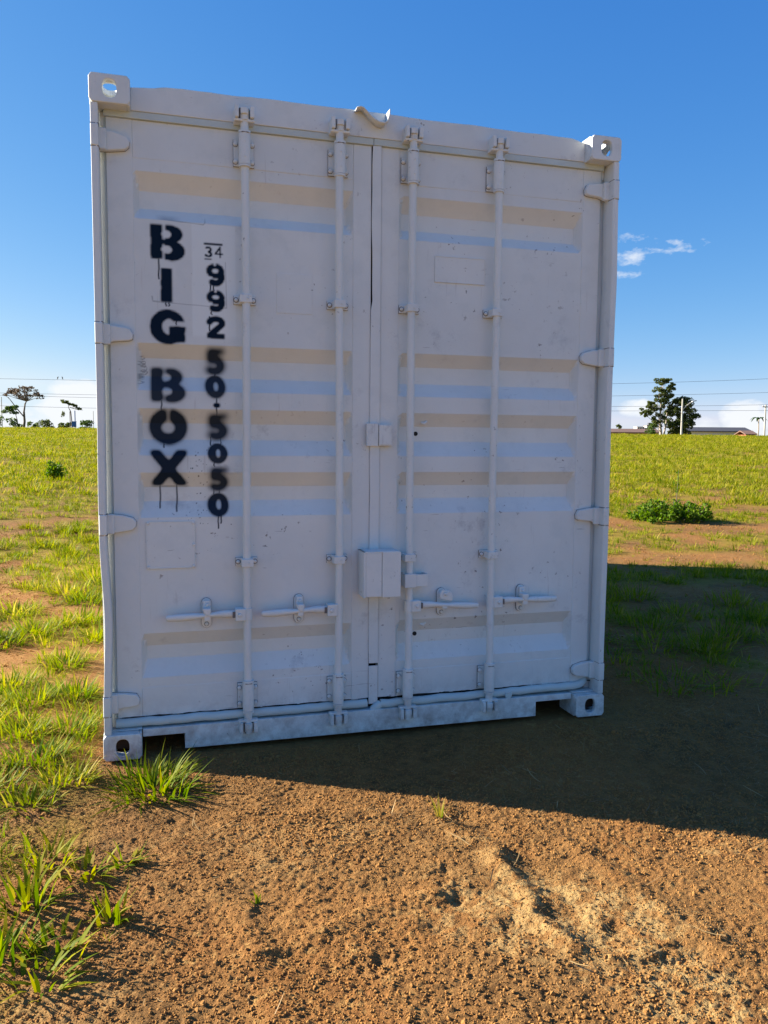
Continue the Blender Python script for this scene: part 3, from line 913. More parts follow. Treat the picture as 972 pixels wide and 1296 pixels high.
for parent_, xa, xb, zb_ in ((ldoor, .075, 1.19, .159), (rdoor, 1.27, 2.33, .1585)):
    mb = MB(); rr = random.Random(int(xa * 100)); x_ = xa
    while x_ < xb:
        ln_ = rr.uniform(.04, .22); n_ = 6; up_ = []; dn_ = []
        for i in range(n_ + 1):
            h_ = .0008 + .0030 * rr.random() * math.sin(math.pi * (i + .3) / (n_ + .6))
            up_.append((x_ + ln_ * i / n_, zb_ + .0030 + h_)); dn_.append((x_ + ln_ * i / n_, zb_ + .0030 - h_))
        mb.prism(up_ + dn_[::-1], DOORY - .0012, DOORY + .002)
        x_ += ln_ + rr.uniform(.0, .05)
    o = mb.build('paint_crack', M_DARK, parent_); o['kind'] = 'stuff'
# near-black sheet standing in for the shade behind the door joints
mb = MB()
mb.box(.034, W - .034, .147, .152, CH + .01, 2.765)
fix(mb.build('joint_shade_sheet', M_DARK, cont))

# thin plates and outlines of old placards
def frame_outline(mb, x0, x1, z0_, z1_, y, w=.004, t=.002):
    mb.box(x0, x1, y - t, y + .001, z1_ - w, z1_)
    mb.box(x0, x1, y - t, y + .001, z0_, z0_ + w)
    mb.box(x0, x0 + w, y - t, y + .001, z0_ + w, z1_ - w)
    mb.box(x1 - w, x1, y - t, y + .001, z0_ + w, z1_ - w)
PY = DOORY + .002
mb = MB()
mb.box(.193, .400, PY - .0035, PY + .004, .828, 1.034)
frame_outline(mb, .191, .402, .826, 1.036, PY - .001, .005, .0045)
for x, z in ((.394, 1.028), (.396, .93), (.394, .834), (.20, 1.028), (.20, .834)): mb.hexbolt(x, z, PY - .004, .007, .005)
mb.build('placard', M_PAINT, ldoor, bevel=.001)
mb = MB(); mb.box(.769, .931, PY - .0025, PY + .004, 1.967, 2.143); mb.build('placard', M_PAINT, ldoor, bevel=.001)
mb = MB(); mb.box(1.516, 1.771, PY - .003, PY + .004, 2.148, 2.270); frame_outline(mb, 1.516, 1.771, 2.148, 2.270, PY - .002, .004, .003); mb.build('placard', M_PAINT, rdoor, bevel=.001)

# hinges: tapered lugs from post to leaf
def hinge(parent, right, zc, flip):
    mb = MB()
    h0, h1 = .042, .030
    poly = [(.030, zc - h0), (.075, zc - h0 + .003 + (.012 if flip else 0)), (.135, zc - h1 + (.008 if flip else 0)), (.150, zc - .016), (.153, zc + .006), (.140, zc + h1 - (.006 if not flip else 0)), (.090, zc + h0 - .004), (.030, zc + h0)]
    if right: poly = [(W - a_, b_) for a_, b_ in poly]
    mb.prism(poly, .058, .086)
    a_, b_ = (.003, .034)
    if right: a_, b_ = W - .034, W - .003
    mb.box(a_, b_, .0015, .060, zc - .044, zc + .044)
    a_, b_ = (.026, .062)
    if right: a_, b_ = W - .062, W - .026
    mb.box(a_, b_, .040, .062, zc - .043, zc + .043)
    hg = mb.build('hinge', M_PAINT, parent, bevel=.005, seg=3)
    cx_ = .085 if not right else W - .085
    mb = MB()
    mb.prism([(cx_ + (a_ - cx_) * 1.012, zc + (b_ - zc) * 1.025) for a_, b_ in poly], .0815, .0850)
    a_, b_ = (.0025, .036) if not right else (W - .036, W - .0025)
    for zz_ in (zc - .0462, zc + .0440): mb.box(a_, b_, .0045, .05, zz_, zz_ + .0024)
    mb.build('joint_shade_line', M_CREVICE, parent)  # thin dark outline of the hinge, joint shade and dirt as colour
    return hg
for i, z in enumerate((2.632, 1.837, 1.032, .240)): hinge(ldoor, 0, z, i % 2)
for i, z in enumerate((2.630, 1.822, 1.028, .229)): hinge(rdoor, 1, z, (i + 1) % 2)

# locking bars with their fittings
def locking_bar(x, handle_dir, loose=False, tw=0.0):
    mb = MB()
    pts = [(x, BARY, .085)] + [(x + .0025 * math.sin(z * 2.3 + x * 5), BARY + .002 * math.sin(z * 3.1 + x * 9), z) for z in np.linspace(.15, 2.70, 18)] + [(x, BARY, 2.795)]
    mb.tube(pts, .0175, 16)
    bar = fix(mb.build('locking_bar', M_PAINT, cont))
    def sub(name, mb_, mat=M_PAINT, bev=.002, **kw):
        return mb_.build(name, mat, bar, bevel=bev, **kw)
    def crevice_rim(k_):
        # dark rim round the fitting: crevice dirt plus shade put into its colour
        return k_.build('crevice_shade_line', M_CREVICE, bar)
    # cams and keepers
    for zt, sg in ((2.790, 1), (.092, -1)):
        k = MB()
        y1 = HEADY + .004 if sg > 0 else SY + .004
        k.box(x - .042, x - .026, .004, y1, zt - .024, zt + .028)
        k.box(x + .022, x + .040, .006, y1, zt - .022, zt + .026)
        k.box(x - .045, x + .043, .018, y1, zt - sg * .030 - .006, zt - sg * .030 + .006)
        sub('cam_keeper', k, bev=.0035)
        k = MB()
        k.tube([(x, BARY - .002, zt - .028), (x, BARY - .002, zt + .018)], .0205, 12)
        k.prism([(x - .018, .010), (x + .004, .004), (x + .016, .014), (x + .012, .030), (x - .016, .030)], zt - .006, zt + .020, 'z')
        sub('cam', k, M_PAINT, .002)
        k = MB(); k.box(x - .023, x + .019, BARY - .010, (HEADY if sg > 0 else SY) - .0005, zt - .022, zt + .021); crevice_rim(k)  # dark block painting shade into the cam gap
    # bearing brackets top and bottom
    for z0_, z1_ in ((2.580, 2.708), (.168, .296)):
        k = MB()
        k.box(x - .044, x + .044, DOORY - .010, DOORY - .001, z0_ + .004, z1_ - .012)
        k.tube([(x, BARY, z0_), (x, BARY, z1_)], .0250, 16)
        k.box(x - .013, x + .013, BARY, DOORY - .010, z0_ + .006, z1_ - .006)
        k.tube([(x, BARY, z1_ + .002), (x, BARY, z1_ + .012)], .0262, 16)
        k.tube([(x, BARY, z0_ - .010), (x, BARY, z0_ - .002)], .0255, 16)
        for sx_ in (-1, 1):
            for zz_ in (z0_ + .022, z1_ - .032): k.hexbolt(x + sx_ * .036, zz_, DOORY - .010, .0105, .013)
        for zz_ in (z0_ + .03, z1_ - .035): k.hexbolt(x, zz_, BARY - .0240, .0042, .003)
        br_ = sub('bearing_bracket', k, bev=.0012)
        k = MB()
        k.box(x - .0452, x + .0452, DOORY - .004, DOORY, z0_ + .0028, z1_ - .0108)
        for sx_ in (-1, 1):
            for zz_ in (z0_ + .022, z1_ - .032): k.tube([(x + sx_ * .036, DOORY - .0095, zz_), (x + sx_ * .036, DOORY - .0110, zz_)], .0122, 10)
        k.box(x - .0145, x + .0145, BARY - .0256, BARY, z1_ - .0005, z1_ + .0025)
        crevice_rim(k)
    # guides
    for zc in (2.012, .848):
        k = MB()
        k.box(x - .048, x + .048, DOORY - .010, DOORY + .001, zc - .018, zc + .018)
        k.box(x - .026, x + .026, BARY - .022, DOORY - .008, zc - .017, zc + .017)
        for sx_ in (-1, 1): k.hexbolt(x + sx_ * .038, zc, DOORY - .010, .009, .010)
        k.hexbolt(x + .006, zc, BARY - .022, .005, .003)
        sub('guide_bracket', k, bev=.004)
        k = MB(); k.box(x - .0490, x + .0490, DOORY - .003, DOORY, zc - .0188, zc + .0188)
        for sx_ in (-1, 1): k.tube([(x + sx_ * .038, DOORY - .0095, zc), (x + sx_ * .038, DOORY - .0115, zc)], .0120, 10)
        crevice_rim(k)
    # handle hub, lever and catch
    s_ = handle_dir
    zc = .615
    k = MB()
    hx0, hx1 = sorted((x + s_ * .010, x + s_ * .056))
    k.box(hx0, hx1, BARY - .022, BARY - .008, zc - .028, zc + .028)
    k.box(hx0, hx1, BARY + .008, BARY + .022, zc - .028, zc + .028)
    k.hexbolt((hx0 + hx1) / 2 + s_ * .004, zc, BARY - .022, .010, .007)
    k.tube([(x, BARY, zc - .026), (x, BARY, zc + .026)], .021, 12)
    sub('handle_hub', k, bev=.004)
    k = MB()
    Lh = .358
    prof = [(.030, .015, .008), (.07, .016, .009), (.10, .017, .010), (.15, .011, .015), (.20, .010, .016), (.24, .015, .010), (.30, .016, .009), (Lh - .008, .013, .007), (Lh, .010, .005)]
    vs_ = []; fs_ = []
    for d_, hz, hy in prof:
        zo = zc + tw * d_ + .004 * math.sin(d_ * 14)
        for q in range(8):
            an = math.pi / 8 + q * math.pi / 4
            vs_.append((x + s_ * d_, BARY + hy * 1.08 * math.cos(an), zo + hz * 1.08 * math.sin(an)))
    for i in range(len(prof) - 1):
        for q in range(8):
            q2 = (q + 1) % 8
            fs_.append((i * 8 + q, i * 8 + q2, i * 8 + 8 + q2, i * 8 + 8 + q))
    fs_.append(tuple(range(8))); fs_.append(tuple(len(vs_) - 8 + j for j in range(8)))
    k.add(vs_, fs_, True)
    sub('handle', k, bev=0)
    px = x + s_ * .180
    k = MB()
    n_ = 8
    def slot(cx_, cz_, hw, hh):
        return [(cx_ + hw * math.cos(rad(a_)), cz_ + hh - hw + hw * math.sin(rad(a_))) for a_ in range(0, 181, 30)] + \
               [(cx_ + hw * math.cos(rad(a_)), cz_ - hh + hw + hw * math.sin(rad(a_))) for a_ in range(180, 361, 30)]
    k.prism(slot(px, zc + .004, .0225, .068), DOORY - .008, DOORY + .001)
    k.box(px - .012, px + .012, BARY + .012, DOORY - .006, zc - .022, zc - .012)
    k.box(px - .013, px + .013, BARY - .014, BARY - .009, zc - .020, zc + .004)
    k.hexbolt(px, zc - .046, DOORY - .008, .009, .010)
    sub('catch_plate', k, bev=.002)
    k = MB(); k.prism(slot(px, zc + .004, .0238, .0694), DOORY - .003, DOORY)
    k.tube([(px, DOORY - .0078, zc - .046), (px, DOORY - .0092, zc - .046)], .0108, 10)
    crevice_rim(k)
    k = MB(); k.box(min(x + s_ * .057, x + s_ * .068), max(x + s_ * .057, x + s_ * .068), BARY - .013, BARY + .013, zc - .0135, zc + .0135)
    crevice_rim(k)
    k = MB()
    if loose:
        sl = [(px - .022, zc + .028), (px + .036, zc + .014), (px + .044, zc + .034), (px + .030, zc + .062), (px - .010, zc + .074), (px - .026, zc + .052)]
        k.prism(sl, BARY - .010, BARY + .010)
        k.hexbolt(px + .004, zc + .052, BARY - .010, .010, .012)
    else:
        k.prism([(px - .015, zc + .020), (px + .015, zc + .020), (px + .015, zc + .064), (px - .015, zc + .064)], DOORY - .026, DOORY - .012)
        k.prism([(px - .016, zc + .018), (px - .004, zc + .002), (px + .008, zc + .002), (px + .017, zc + .018), (px + .017, zc + .034), (px - .017, zc + .034)], BARY - .018, DOORY - .014)
        k.hexbolt(px + .002, zc + .046, DOORY - .026, .008, .009)
    sub('catch_flap', k, bev=.003)
    return bar
bars = [locking_bar(.627, -1), locking_bar(1.047, -1), locking_bar(1.389, 1, True, -.03), locking_bar(1.812, 1, False, .012)]

# lock box over the joint
mb = MB()
mb.box(1.155, 1.322, -.028, DOORY - .012, .684, .884)
mb.box(1.150, 1.160, -.034, DOORY - .010, .674, .890)
mb.box(1.150, 1.322, -.034, DOORY - .010, .884, .890)
mb.box(1.160, 1.236, -.0335, -.028, .678, .884)
mb.box(1.239, 1.328, -.0345, -.028, .674, .886)
lb = fix(mb.build('lock_box', M_PAINT, cont, bevel=.0025))
lb['label'] = 'boxy painted padlock cover between the two doors'
mb = MB()
mb.box(1.184, 1.240, .060, .078, 1.374, 1.480); mb.box(1.243, 1.306, .058, .078, 1.376, 1.476)
mb.box(1.245, 1.300, .0555, .060, 1.381, 1.472)
fix(mb.build('joint_cover_plate', M_PAINT, cont, bevel=.002))
mb = MB()
mb.box(1.362, 1.416, .008, .016, .706, .772); mb.box(1.362, 1.370, .016, DOORY, .706, .772); mb.box(1.416, 1.480, .020, .028, .708, .768); mb.box(1.472, 1.480, .028, DOORY, .708, .768)
mb.box(1.408, 1.416, .016, .024, .706, .772)
fix(mb.build('bar_strap', M_PAINT, cont, bevel=.002))
# drilled holes with dark mouths and lumps of weld beside them
for x, z in ((1.446, 1.435), (1.452, .454)):
    mb = MB(); yy_ = DOORY + DEP + .001
    ring = [(x + .0105 * math.cos(a_), z + .0105 * math.sin(a_)) for a_ in np.linspace(0, 2 * math.pi, 14)[:-1]]
    mb.prism(ring, yy_ - .0008, yy_ + .004)
    mb.build('bolt_hole', M_DARK, rdoor)
    mb = MB(); mb.tube([(x + .02, yy_ - .022, z + .052), (x + .035, yy_ - .028, z + .047), (x + .048, yy_ - .024, z + .058)], [.006, .009, .005], 8)
    mb.build('weld_lump', M_PAINT, rdoor)
mb = MB(); mb.tube([(1.925, .052, .130), (1.925, .046, .130)], [.020, .016], 14); mb.build('rubber_plug', M_RUBBER, rdoor, bevel=.002)

# corrugated sides, roof, rear wall, floor rails
def corr_wall(name, p0, p1, z0_, z1_, depth_dir, pitch=.278, depth=.036):
    p0 = Vector(p0); p1 = Vector(p1); n_ = Vector(depth_dir)
    Lw = (p1 - p0).length; t = (p1 - p0).normalized()
    pts = []; d_ = 0
    while d_ < Lw - pitch:
        pts += [(d_, 0), (d_ + .072, 0), (d_ + .072 + .068, depth), (d_ + .072 + .068 + .070, depth)]
        d_ += pitch
    pts += [(d_, 0), (Lw, 0)]
    vs_ = []; fs_ = []
    for a_, b_ in pts:
        q = p0 + t * a_ + n_ * b_
        vs_ += [(q.x, q.y, z0_), (q.x, q.y, z1_)]
    for i in range(len(pts) - 1): fs_.append((2 * i, 2 * i + 2, 2 * i + 3, 2 * i + 1))
    m_ = MB(); m_.add(vs_, fs_)
    return fix(m_.build(name, M_PAINT, cont))
corr_wall('side_wall', (.012, .176, 0), (.012, LEN - .17, 0), .15, H - .06, (1, 0, 0))
corr_wall('side_wall', (W - .012, .176, 0), (W - .012, LEN - .17, 0), .15, H - .06, (-1, 0, 0))
corr_wall('end_wall', (.06, LEN - .03, 0), (W - .06, LEN - .03, 0), .12, H - .10, (0, -1, 0))
for right in (0, 1):
    a_, b_ = (W - .056, W - .006) if right else (.006, .056)
    mb = MB(); mb.box(a_, b_, CD, LEN - CD, H - .075, H - .015); fix(mb.build('top_rail', M_PAINT, cont, bevel=.004))
    mb = MB(); mb.box(a_, b_, CD, LEN - CD, .015, .17); fix(mb.build('bottom_rail', M_PAINT, cont, bevel=.004))
for z_ in (.02, H - .11):
    mb = MB(); mb.box(CW, W - CW, LEN - .09, LEN - .012, z_, z_ + .1); fix(mb.build('end_rail', M_PAINT, cont, bevel=.004))
pts = []; y_ = CD
vs = []; fs = []
d_ = .165
while d_ < LEN - .2:
    for o_, b_ in ((0, 0), (.09, 0), (.11, .02), (.19, .02)):
        vs += [(.05, d_ + o_, H - .035 + b_), (W - .05, d_ + o_, H - .035 + b_)]
    d_ += .21
for i in range(len(vs) // 2 - 1): fs.append((2 * i, 2 * i + 1, 2 * i + 3, 2 * i + 2))
mb = MB(); mb.add(vs, fs); fix(mb.build('roof', M_PAINT, cont))
mb = MB(); mb.box(.058, W - .058, .155, LEN - .08, .125, .153); fix(mb.build('floor', M_WOOD, cont))

# ------------------------------------------------------------------ grass
def blade_tuft(n, length, width, spread, lean, seed, dry=.12, seg=4):
    r_ = random.Random(seed)
    vs_ = []; fs_ = []; tint = []
    for b in range(n):
        az = r_.uniform(0, 2 * math.pi)
        rr = spread * math.sqrt(r_.random())
        bx, by = rr * math.cos(az + r_.uniform(-.6, .6)), rr * math.sin(az + r_.uniform(-.6, .6))
        L_ = length * r_.uniform(.45, 1.1)
        th = lean * r_.uniform(.1, 1.15)             # lean from vertical at the root
        cur = r_.uniform(.25, 1.15)                  # extra bend by the tip
        w_ = width * r_.uniform(.6, 1.2)
        az2 = az + r_.uniform(-.5, .5)
        dx, dy = math.cos(az2), math.sin(az2)
        sx_, sy_ = -dy, dx
        tt = min(1, max(0, r_.gauss(.45, .17))) if r_.random() > dry else r_.uniform(.82, 1.0)
        p = Vector((bx, by, -.004)); base = len(vs_)
        fold = r_.uniform(-.5, .5)
        for i in range(seg + 1):
            u_ = i / seg
            ww = w_ * (1 - u_ ** 1.7) * (.75 + .5 * math.sin(math.pi * min(1, u_ * 1.2)))
            if i < seg:
                vs_.append((p.x + sx_ * ww / 2, p.y + sy_ * ww / 2, p.z + fold * ww * .3)); vs_.append((p.x - sx_ * ww / 2, p.y - sy_ * ww / 2, p.z - fold * ww * .3))
                tint += [tt - .1 + .1 * u_, tt - .1 + .1 * u_]
            else:
                vs_.append(tuple(p)); tint.append(tt + .12)
            a_ = th + cur * u_
            p = p + Vector((dx * math.sin(a_), dy * math.sin(a_), math.cos(a_))) * (L_ / seg)
            if p.z < .004: p.z = .004
        for i in range(seg - 1):
            q = base + 2 * i
            fs_.append((q, q + 1, q + 3, q + 2))
        q = base + 2 * (seg - 1)
        fs_.append((q, q + 1, q + 2))
    me_ = bpy.data.meshes.new('grass_tuft')
    me_.from_pydata(vs_, [], fs_)
    me_.polygons.foreach_set('use_smooth', [True] * len(fs_))
    at_ = me_.attributes.new('tint', 'FLOAT', 'POINT')
    at_.data.foreach_set('value', np.array(tint, np.float32))
    return me_

def scatter(name, meshes, mat, pts, scale, rot, idx, label, cat, kind='stuff'):
    """one object whose points carry small shapes (geometry nodes)"""
    coll = bpy.data.collections.new(name + '_shapes')
    for i, me_ in enumerate(meshes):
        if not me_.materials: me_.materials.append(mat)
        coll.objects.link(bpy.data.objects.new('%s_shape_%02d' % (name, i), me_))
    me_ = bpy.data.meshes.new(name)
    n = len(pts)
    me_.vertices.add(n)
    me_.vertices.foreach_set('co', np.asarray(pts, np.float32).ravel())
    a_ = me_.attributes.new('size', 'FLOAT_VECTOR', 'POINT'); a_.data.foreach_set('vector', np.asarray(scale, np.float32).ravel())
    a_ = me_.attributes.new('turn', 'FLOAT_VECTOR', 'POINT'); a_.data.foreach_set('vector', np.asarray(rot, np.float32).ravel())
    a_ = me_.attributes.new('pick', 'INT', 'POINT'); a_.data.foreach_set('value', np.asarray(idx, np.int32))
    me_.materials.append(mat)
    o_ = link(bpy.data.objects.new(name, me_))
    ng = bpy.data.node_groups.new(name + '_scatter', 'GeometryNodeTree')
    ng.interface.new_socket('Geometry', in_out='INPUT', socket_type='NodeSocketGeometry')
    ng.interface.new_socket('Geometry', in_out='OUTPUT', socket_type='NodeSocketGeometry')
    gi = ng.nodes.new('NodeGroupInput'); go = ng.nodes.new('NodeGroupOutput')
    iop = ng.nodes.new('GeometryNodeInstanceOnPoints')
    ci = ng.nodes.new('GeometryNodeCollectionInfo')
    ci.inputs['Collection'].default_value = coll
    ci.inputs['Separate Children'].default_value = True
    ci.inputs['Reset Children'].default_value = True
    iop.inputs['Pick Instance'].default_value = True
    def attr(nm, ty):
        q = ng.nodes.new('GeometryNodeInputNamedAttribute'); q.data_type = ty; q.inputs['Name'].default_value = nm
        return next(s_ for s_ in q.outputs if s_.enabled and s_.name == 'Attribute')
    ng.links.new(gi.outputs[0], iop.inputs['Points'])
    ng.links.new(ci.outputs[0], iop.inputs['Instance'])
    ng.links.new(attr('pick', 'INT'), iop.inputs['Instance Index'])
    ng.links.new(attr('turn', 'FLOAT_VECTOR'), iop.inputs['Rotation'])
    ng.links.new(attr('size', 'FLOAT_VECTOR'), iop.inputs['Scale'])
    ng.links.new(iop.outputs[0], go.inputs[0])
    md = o_.modifiers.new('scatter', 'NODES'); md.node_group = ng
    tag(o_, label, cat, kind=kind)
    return o_

rng = np.random.RandomState(12)
def field_points(s0, s1, dens, lat0, lat1, thr=0.25):
    """random points between two distances ahead, kept where the cover is grassy"""
    area = (s1 - s0) * ((lat1 - lat0) * (s0 + s1) / 2 + 4)
    n = int(area * dens)
    s = np.sqrt(rng.uniform(s0 ** 2, s1 ** 2, n))
    l = rng.uniform(lat0, lat1, n) * (s + 1.5)
    x = CAM.x + FH[0] * s + FH[1] * l; y = CAM.y + FH[1] * s - FH[0] * l
    g = grass_cover(x, y)
    # a container stands here: nothing grows inside it
    bare = (x > .1) & (y < .3)
    keep = (rng.uniform(0, 1, n) < np.maximum(g, np.where(bare, 0, .10))) & ~((x > -.06) & (x < 2.5) & (y > -.12) & (y < 6.12))
    return x[keep], y[keep], s[keep], g[keep]
tufts = [blade_tuft(18, .125, .0072, .055, .9, 100 + i, .12) for i in range(5)] + [blade_tuft(14, .09, .006, .08, 1.05, 120 + i, .25) for i in range(4)]
fartufts = [blade_tuft(26, .17, .016, .22, .85, 140 + i, .16, 2) for i in range(5)]
PX = []; PS = []; PI_ = []
for s0, s1, dens, base in ((1.6, 5, 60, .75), (5, 9, 85, .85), (9, 16, 48, 1.0)):
    x, y, s, g = field_points(s0, s1, dens, -.60, .64)
    PX.append(np.stack([x, y, ground_z(x, y)], -1))
    sz = base * rng.uniform(.55, 1.3, len(x)) * (.6 + .5 * g)
    PS.append(sz); PI_.append(rng.randint(0, 9, len(x)))
for s0, s1, dens, base in ((16, 28, 15, 1.05), (28, 50, 8, 1.25), (50, 92, 4.0, 1.5)):
    x, y, s, g = field_points(s0, s1, dens, -.60, .64)
    PX.append(np.stack([x, y, ground_z(x, y)], -1))
    PS.append(base * rng.uniform(.5, 1.25, len(x))); PI_.append(9 + rng.randint(0, 5, len(x)))
PX = np.concatenate(PX); PS = np.concatenate(PS); PI_ = np.concatenate(PI_)
nP = len(PX)
rot = np.stack([rng.normal(0, .12, nP), rng.normal(0, .12, nP), rng.uniform(0, 6.283, nP)], -1)
scatter('meadow_grass', tufts + fartufts, M_GRASS, PX, np.stack([PS, PS, PS * rng.uniform(.7, 1.1, nP)], -1), rot, PI_,
        'patchy yellow-green grass covering the open field', 'grass')
print('meadow tufts', nP)

# soil crumbs on the bare ground
def clod(seed, flat=.7):
    bm = bmesh.new()
    bmesh.ops.create_icosphere(bm, subdivisions=1, radius=.5)
    r_ = random.Random(seed)
    for v in bm.verts:
        v.co *= r_.uniform(.72, 1.2); v.co.z *= flat
    me_ = bpy.data.meshes.new('crumb'); bm.to_mesh(me_); bm.free()
    return me_
n = 190000
x = rng.uniform(-.8, 3.6, n); y = rng.uniform(-2.2, .8, n)
keep = (rng.uniform(0, 1, n) < .6 + .4 * sstep(.35, .6, fbm(x, y, 3.0, 3, 21))) & ~((x > -.01) & (x < 2.45) & (y > -.02))
x, y = x[keep], y[keep]; n = len(x)
sz = .0028 + .0058 * rng.power(.5, n) + .010 * (rng.uniform(0, 1, n) < .02) * rng.uniform(.3, 1, n)
sz = sz * (.55 + .9 * fbm(x, y, 2.1, 2, 23))
scatter('soil_crumbs', [clod(i) for i in range(6)], M_CLOD, np.stack([x, y, ground_z(x, y) + sz * .10], -1), np.stack([sz, sz, sz], -1),
        rng.uniform(0, 6.28, (n, 3)), rng.randint(0, 6, n), 'loose reddish crumbs of soil in front of the container', 'soil')
n = 26000
x = rng.uniform(-3.2, -.5, n); y = rng.uniform(-2.2, 9, n)
x2 = rng.uniform(2.5, 12, n); y2 = rng.uniform(.2, 9, n)
x = np.concatenate([x, x2]); y = np.concatenate([y, y2]); n = len(x)
keep = (grass_cover(x, y) < .5) & ~((x > -.06) & (x < 2.5) & (y < 6.1))
x, y = x[keep], y[keep]; n = len(x)
sz = rng.uniform(.006, .014, n) * (1 + 1.2 * (rng.uniform(0, 1, n) < .06))
scatter('field_clods', [clod(40 + i) for i in range(6)], M_CLOD, np.stack([x, y, ground_z(x, y) + sz * .12], -1), np.stack([sz * 1.3, sz, sz], -1),
        rng.uniform(0, 6.28, (n, 3)), rng.randint(0, 6, n), 'scattered reddish clods on the bare patches of the field', 'soil')
# dry straw bits
def straw(seed):
    r_ = random.Random(seed); vs_ = []; fs_ = []
    bend = r_.uniform(-.2, .2)
    for i in range(4):
        u_ = i / 3 - .5; w_ = .018 * (1 - abs(u_) * 1.2)
        y_ = bend * (u_ * u_ - .1); z_ = .02 + .05 * r_.random()
        vs_ += [(u_, y_ - w_, z_), (u_, y_ + w_, z_ + .01)]
    for i in range(3): fs_.append((2 * i, 2 * i + 2, 2 * i + 3, 2 * i + 1))
    me_ = bpy.data.meshes.new('straw'); me_.from_pydata(vs_, [], fs_)
    at_ = me_.attributes.new('tint', 'FLOAT', 'POINT'); at_.data.foreach_set('value', np.full(len(vs_), r_.random(), np.float32))
    return me_
n = 60000
x = rng.uniform(-.8, 4.0, n); y = rng.uniform(-2.2, 1.4, n)
dn = .06 + .40 * sstep(.6, 1.5, x) * sstep(.35, .6, fbm(x, y, 2.5, 3, 60)) + .9 * np.exp(-(seg_dist(x, y, RIDGE) / .10) ** 2) + .5 * sstep(.55, .7, fbm(x, y, 1.6, 4, 58))
keep = (rng.uniform(0, 1, n) < dn) & ~((x > -.01) & (x < 2.45) & (y > -.04))
x, y = x[keep], y[keep]; n = len(x)
sz = rng.uniform(.010, .034, n) * (1 + (rng.uniform(0, 1, n) < .03) * 2.2)
scatter('dry_straw', [straw(i) for i in range(6)], M_STRAW, np.stack([x, y, ground_z(x, y) + .003], -1), np.stack([sz, sz * 1.1, sz], -1),
        np.stack([rng.normal(0, .15, n), rng.normal(0, .25, n), rng.uniform(0, 6.28, n)], -1), rng.randint(0, 6, n), 'dry straw fragments lying on the bare soil', 'straw')

# individual tufts close to the camera
def tuft_thing(name, x, y, label, group=None, **kw):
    me_ = blade_tuft(**kw); me_.materials.append(M_GRASS)
    o_ = link(bpy.data.objects.new(name, me_))
    o_.location = (x, y, float(ground_z(np.array([x]), np.array([y]))[0]) - .003)
    tag(o_, label, 'grass tuft', group)
    return o_
tuft_thing('grass_tuft', .21, -.36, 'large green grass tuft growing against the lettered door corner of the container', n=270, length=.175, width=.0095, spread=.135, lean=1.3, seed=1, dry=.06, seg=5)
G_ = 'tufts of grass beside the container on its lettered side'
for i, (x, y, n_, L_, sp, ln) in enumerate(((-.13, -.20, 148, 0.121, .10, 1.25), (-.27, .06, 202, 0.136, .12, 1.25), (-.40, .38, 202, 0.136, .12, 1.25), (-.18, .42, 175, 0.129, .10, 1.25), (-.42, .90, 229, 0.140, .13, 1.25),
        (-.22, .98, 229, 0.140, .12, 1.25), (-.33, 1.60, 202, 0.140, .13, 1.25), (-.60, .62, 175, 0.133, .12, 1.25), (-.24, -.42, 121, 0.109, .09, 1.25), (-.42, -.22, 175, 0.129, .12, 1.25), (-.20, 2.25, 202, 0.140, .13, 1.25), (-.58, 1.22, 175, 0.140, .13, 1.25), (-.45, 2.7, 189, 0.140, .14, 1.25))):
    tuft_thing('grass_tuft', x, y, 'bright yellow-green grass tuft beside the sunlit long wall of the container', G_, n=n_, length=L_, width=.0082, spread=sp, lean=ln, seed=20 + i, dry=.10, seg=5)
proto = [bpy.data.objects['grass_tuft.%03d' % k].data for k in (2, 5, 6, 11, 12)]
r_ = random.Random(77)
for i in range(44):
    y = 2.3 + 7.5 * (i / 44) ** 1.25 + r_.uniform(-.25, .25)
    x = -.22 - r_.random() * (.9 + .16 * y)
    o_ = link(bpy.data.objects.new('grass_tuft', proto[i % 5]))
    o_.location = (x, y, float(ground_z(np.array([x]), np.array([y]))[0]) - .003)
    o_.rotation_euler = (0, 0, r_.uniform(0, 6.28)); k_ = r_.uniform(.85, 1.5); o_.scale = (k_, k_, k_ * .95)
    tag(o_, 'bright yellow-green grass tuft beside the sunlit long wall of the container', 'grass tuft', G_)
G_ = 'sparse broad-leaved tufts on the bare soil in the foreground'
for i, (x, y, n_, L_, sp, ln) in enumerate(((-.14, -1.12, 22, .20, .06, .8), (-.03, -1.36, 18, .17, .07, 1.0), (.10, -1.24, 12, .15, .04, .7), (.02, -.98, 13, .13, .06, 1.0), (-.17, -1.36, 20, .18, .07, .9), (.13, -.93, 9, .12, .04, .9), (-.12, -.86, 20, .15, .07, .9), (-.06, -1.50, 9, .15, .06, 1.1))):
    tuft_thing('grass_tuft', x, y, 'sparse broad-leaved grass tuft on bare soil away from the container', G_, n=int(n_ * 2.3), length=L_ * .8, width=.0120, spread=sp, lean=ln + .1, seed=60 + i, dry=.14, seg=5)
G_ = 'dark green tufts in the shadow of the container'
for i, (x, y, n_, L_) in enumerate(((3.05, .30, 90, .20), (3.32, .22, 50, .18), (3.75, .95, 170, .22), (4.10, 1.15, 170, .22), (3.45, 1.05, 160, .21), (3.15, 1.45, 150, .21), (3.8, 1.6, 170, .22), (3.5, 2.1, 150, .22), (4.6, 1.5, 170, .22), (3.02, .85, 90, .18), (4.3, 2.6, 150, .22), (4.40, .90, 140, .21), (4.25, 1.9, 150, .22), (3.1, 2.4, 140, .22), (5.0, 2.2, 150, .22), (3.7, 2.9, 140, .22))):
    tuft_thing('grass_tuft', x, y, 'green grass tuft growing inside the shadow cast by the container', G_, n=int(n_ * 1.5), length=L_ * .78, width=.0065, spread=.22, lean=1.3, seed=90 + i, dry=.06, seg=5)
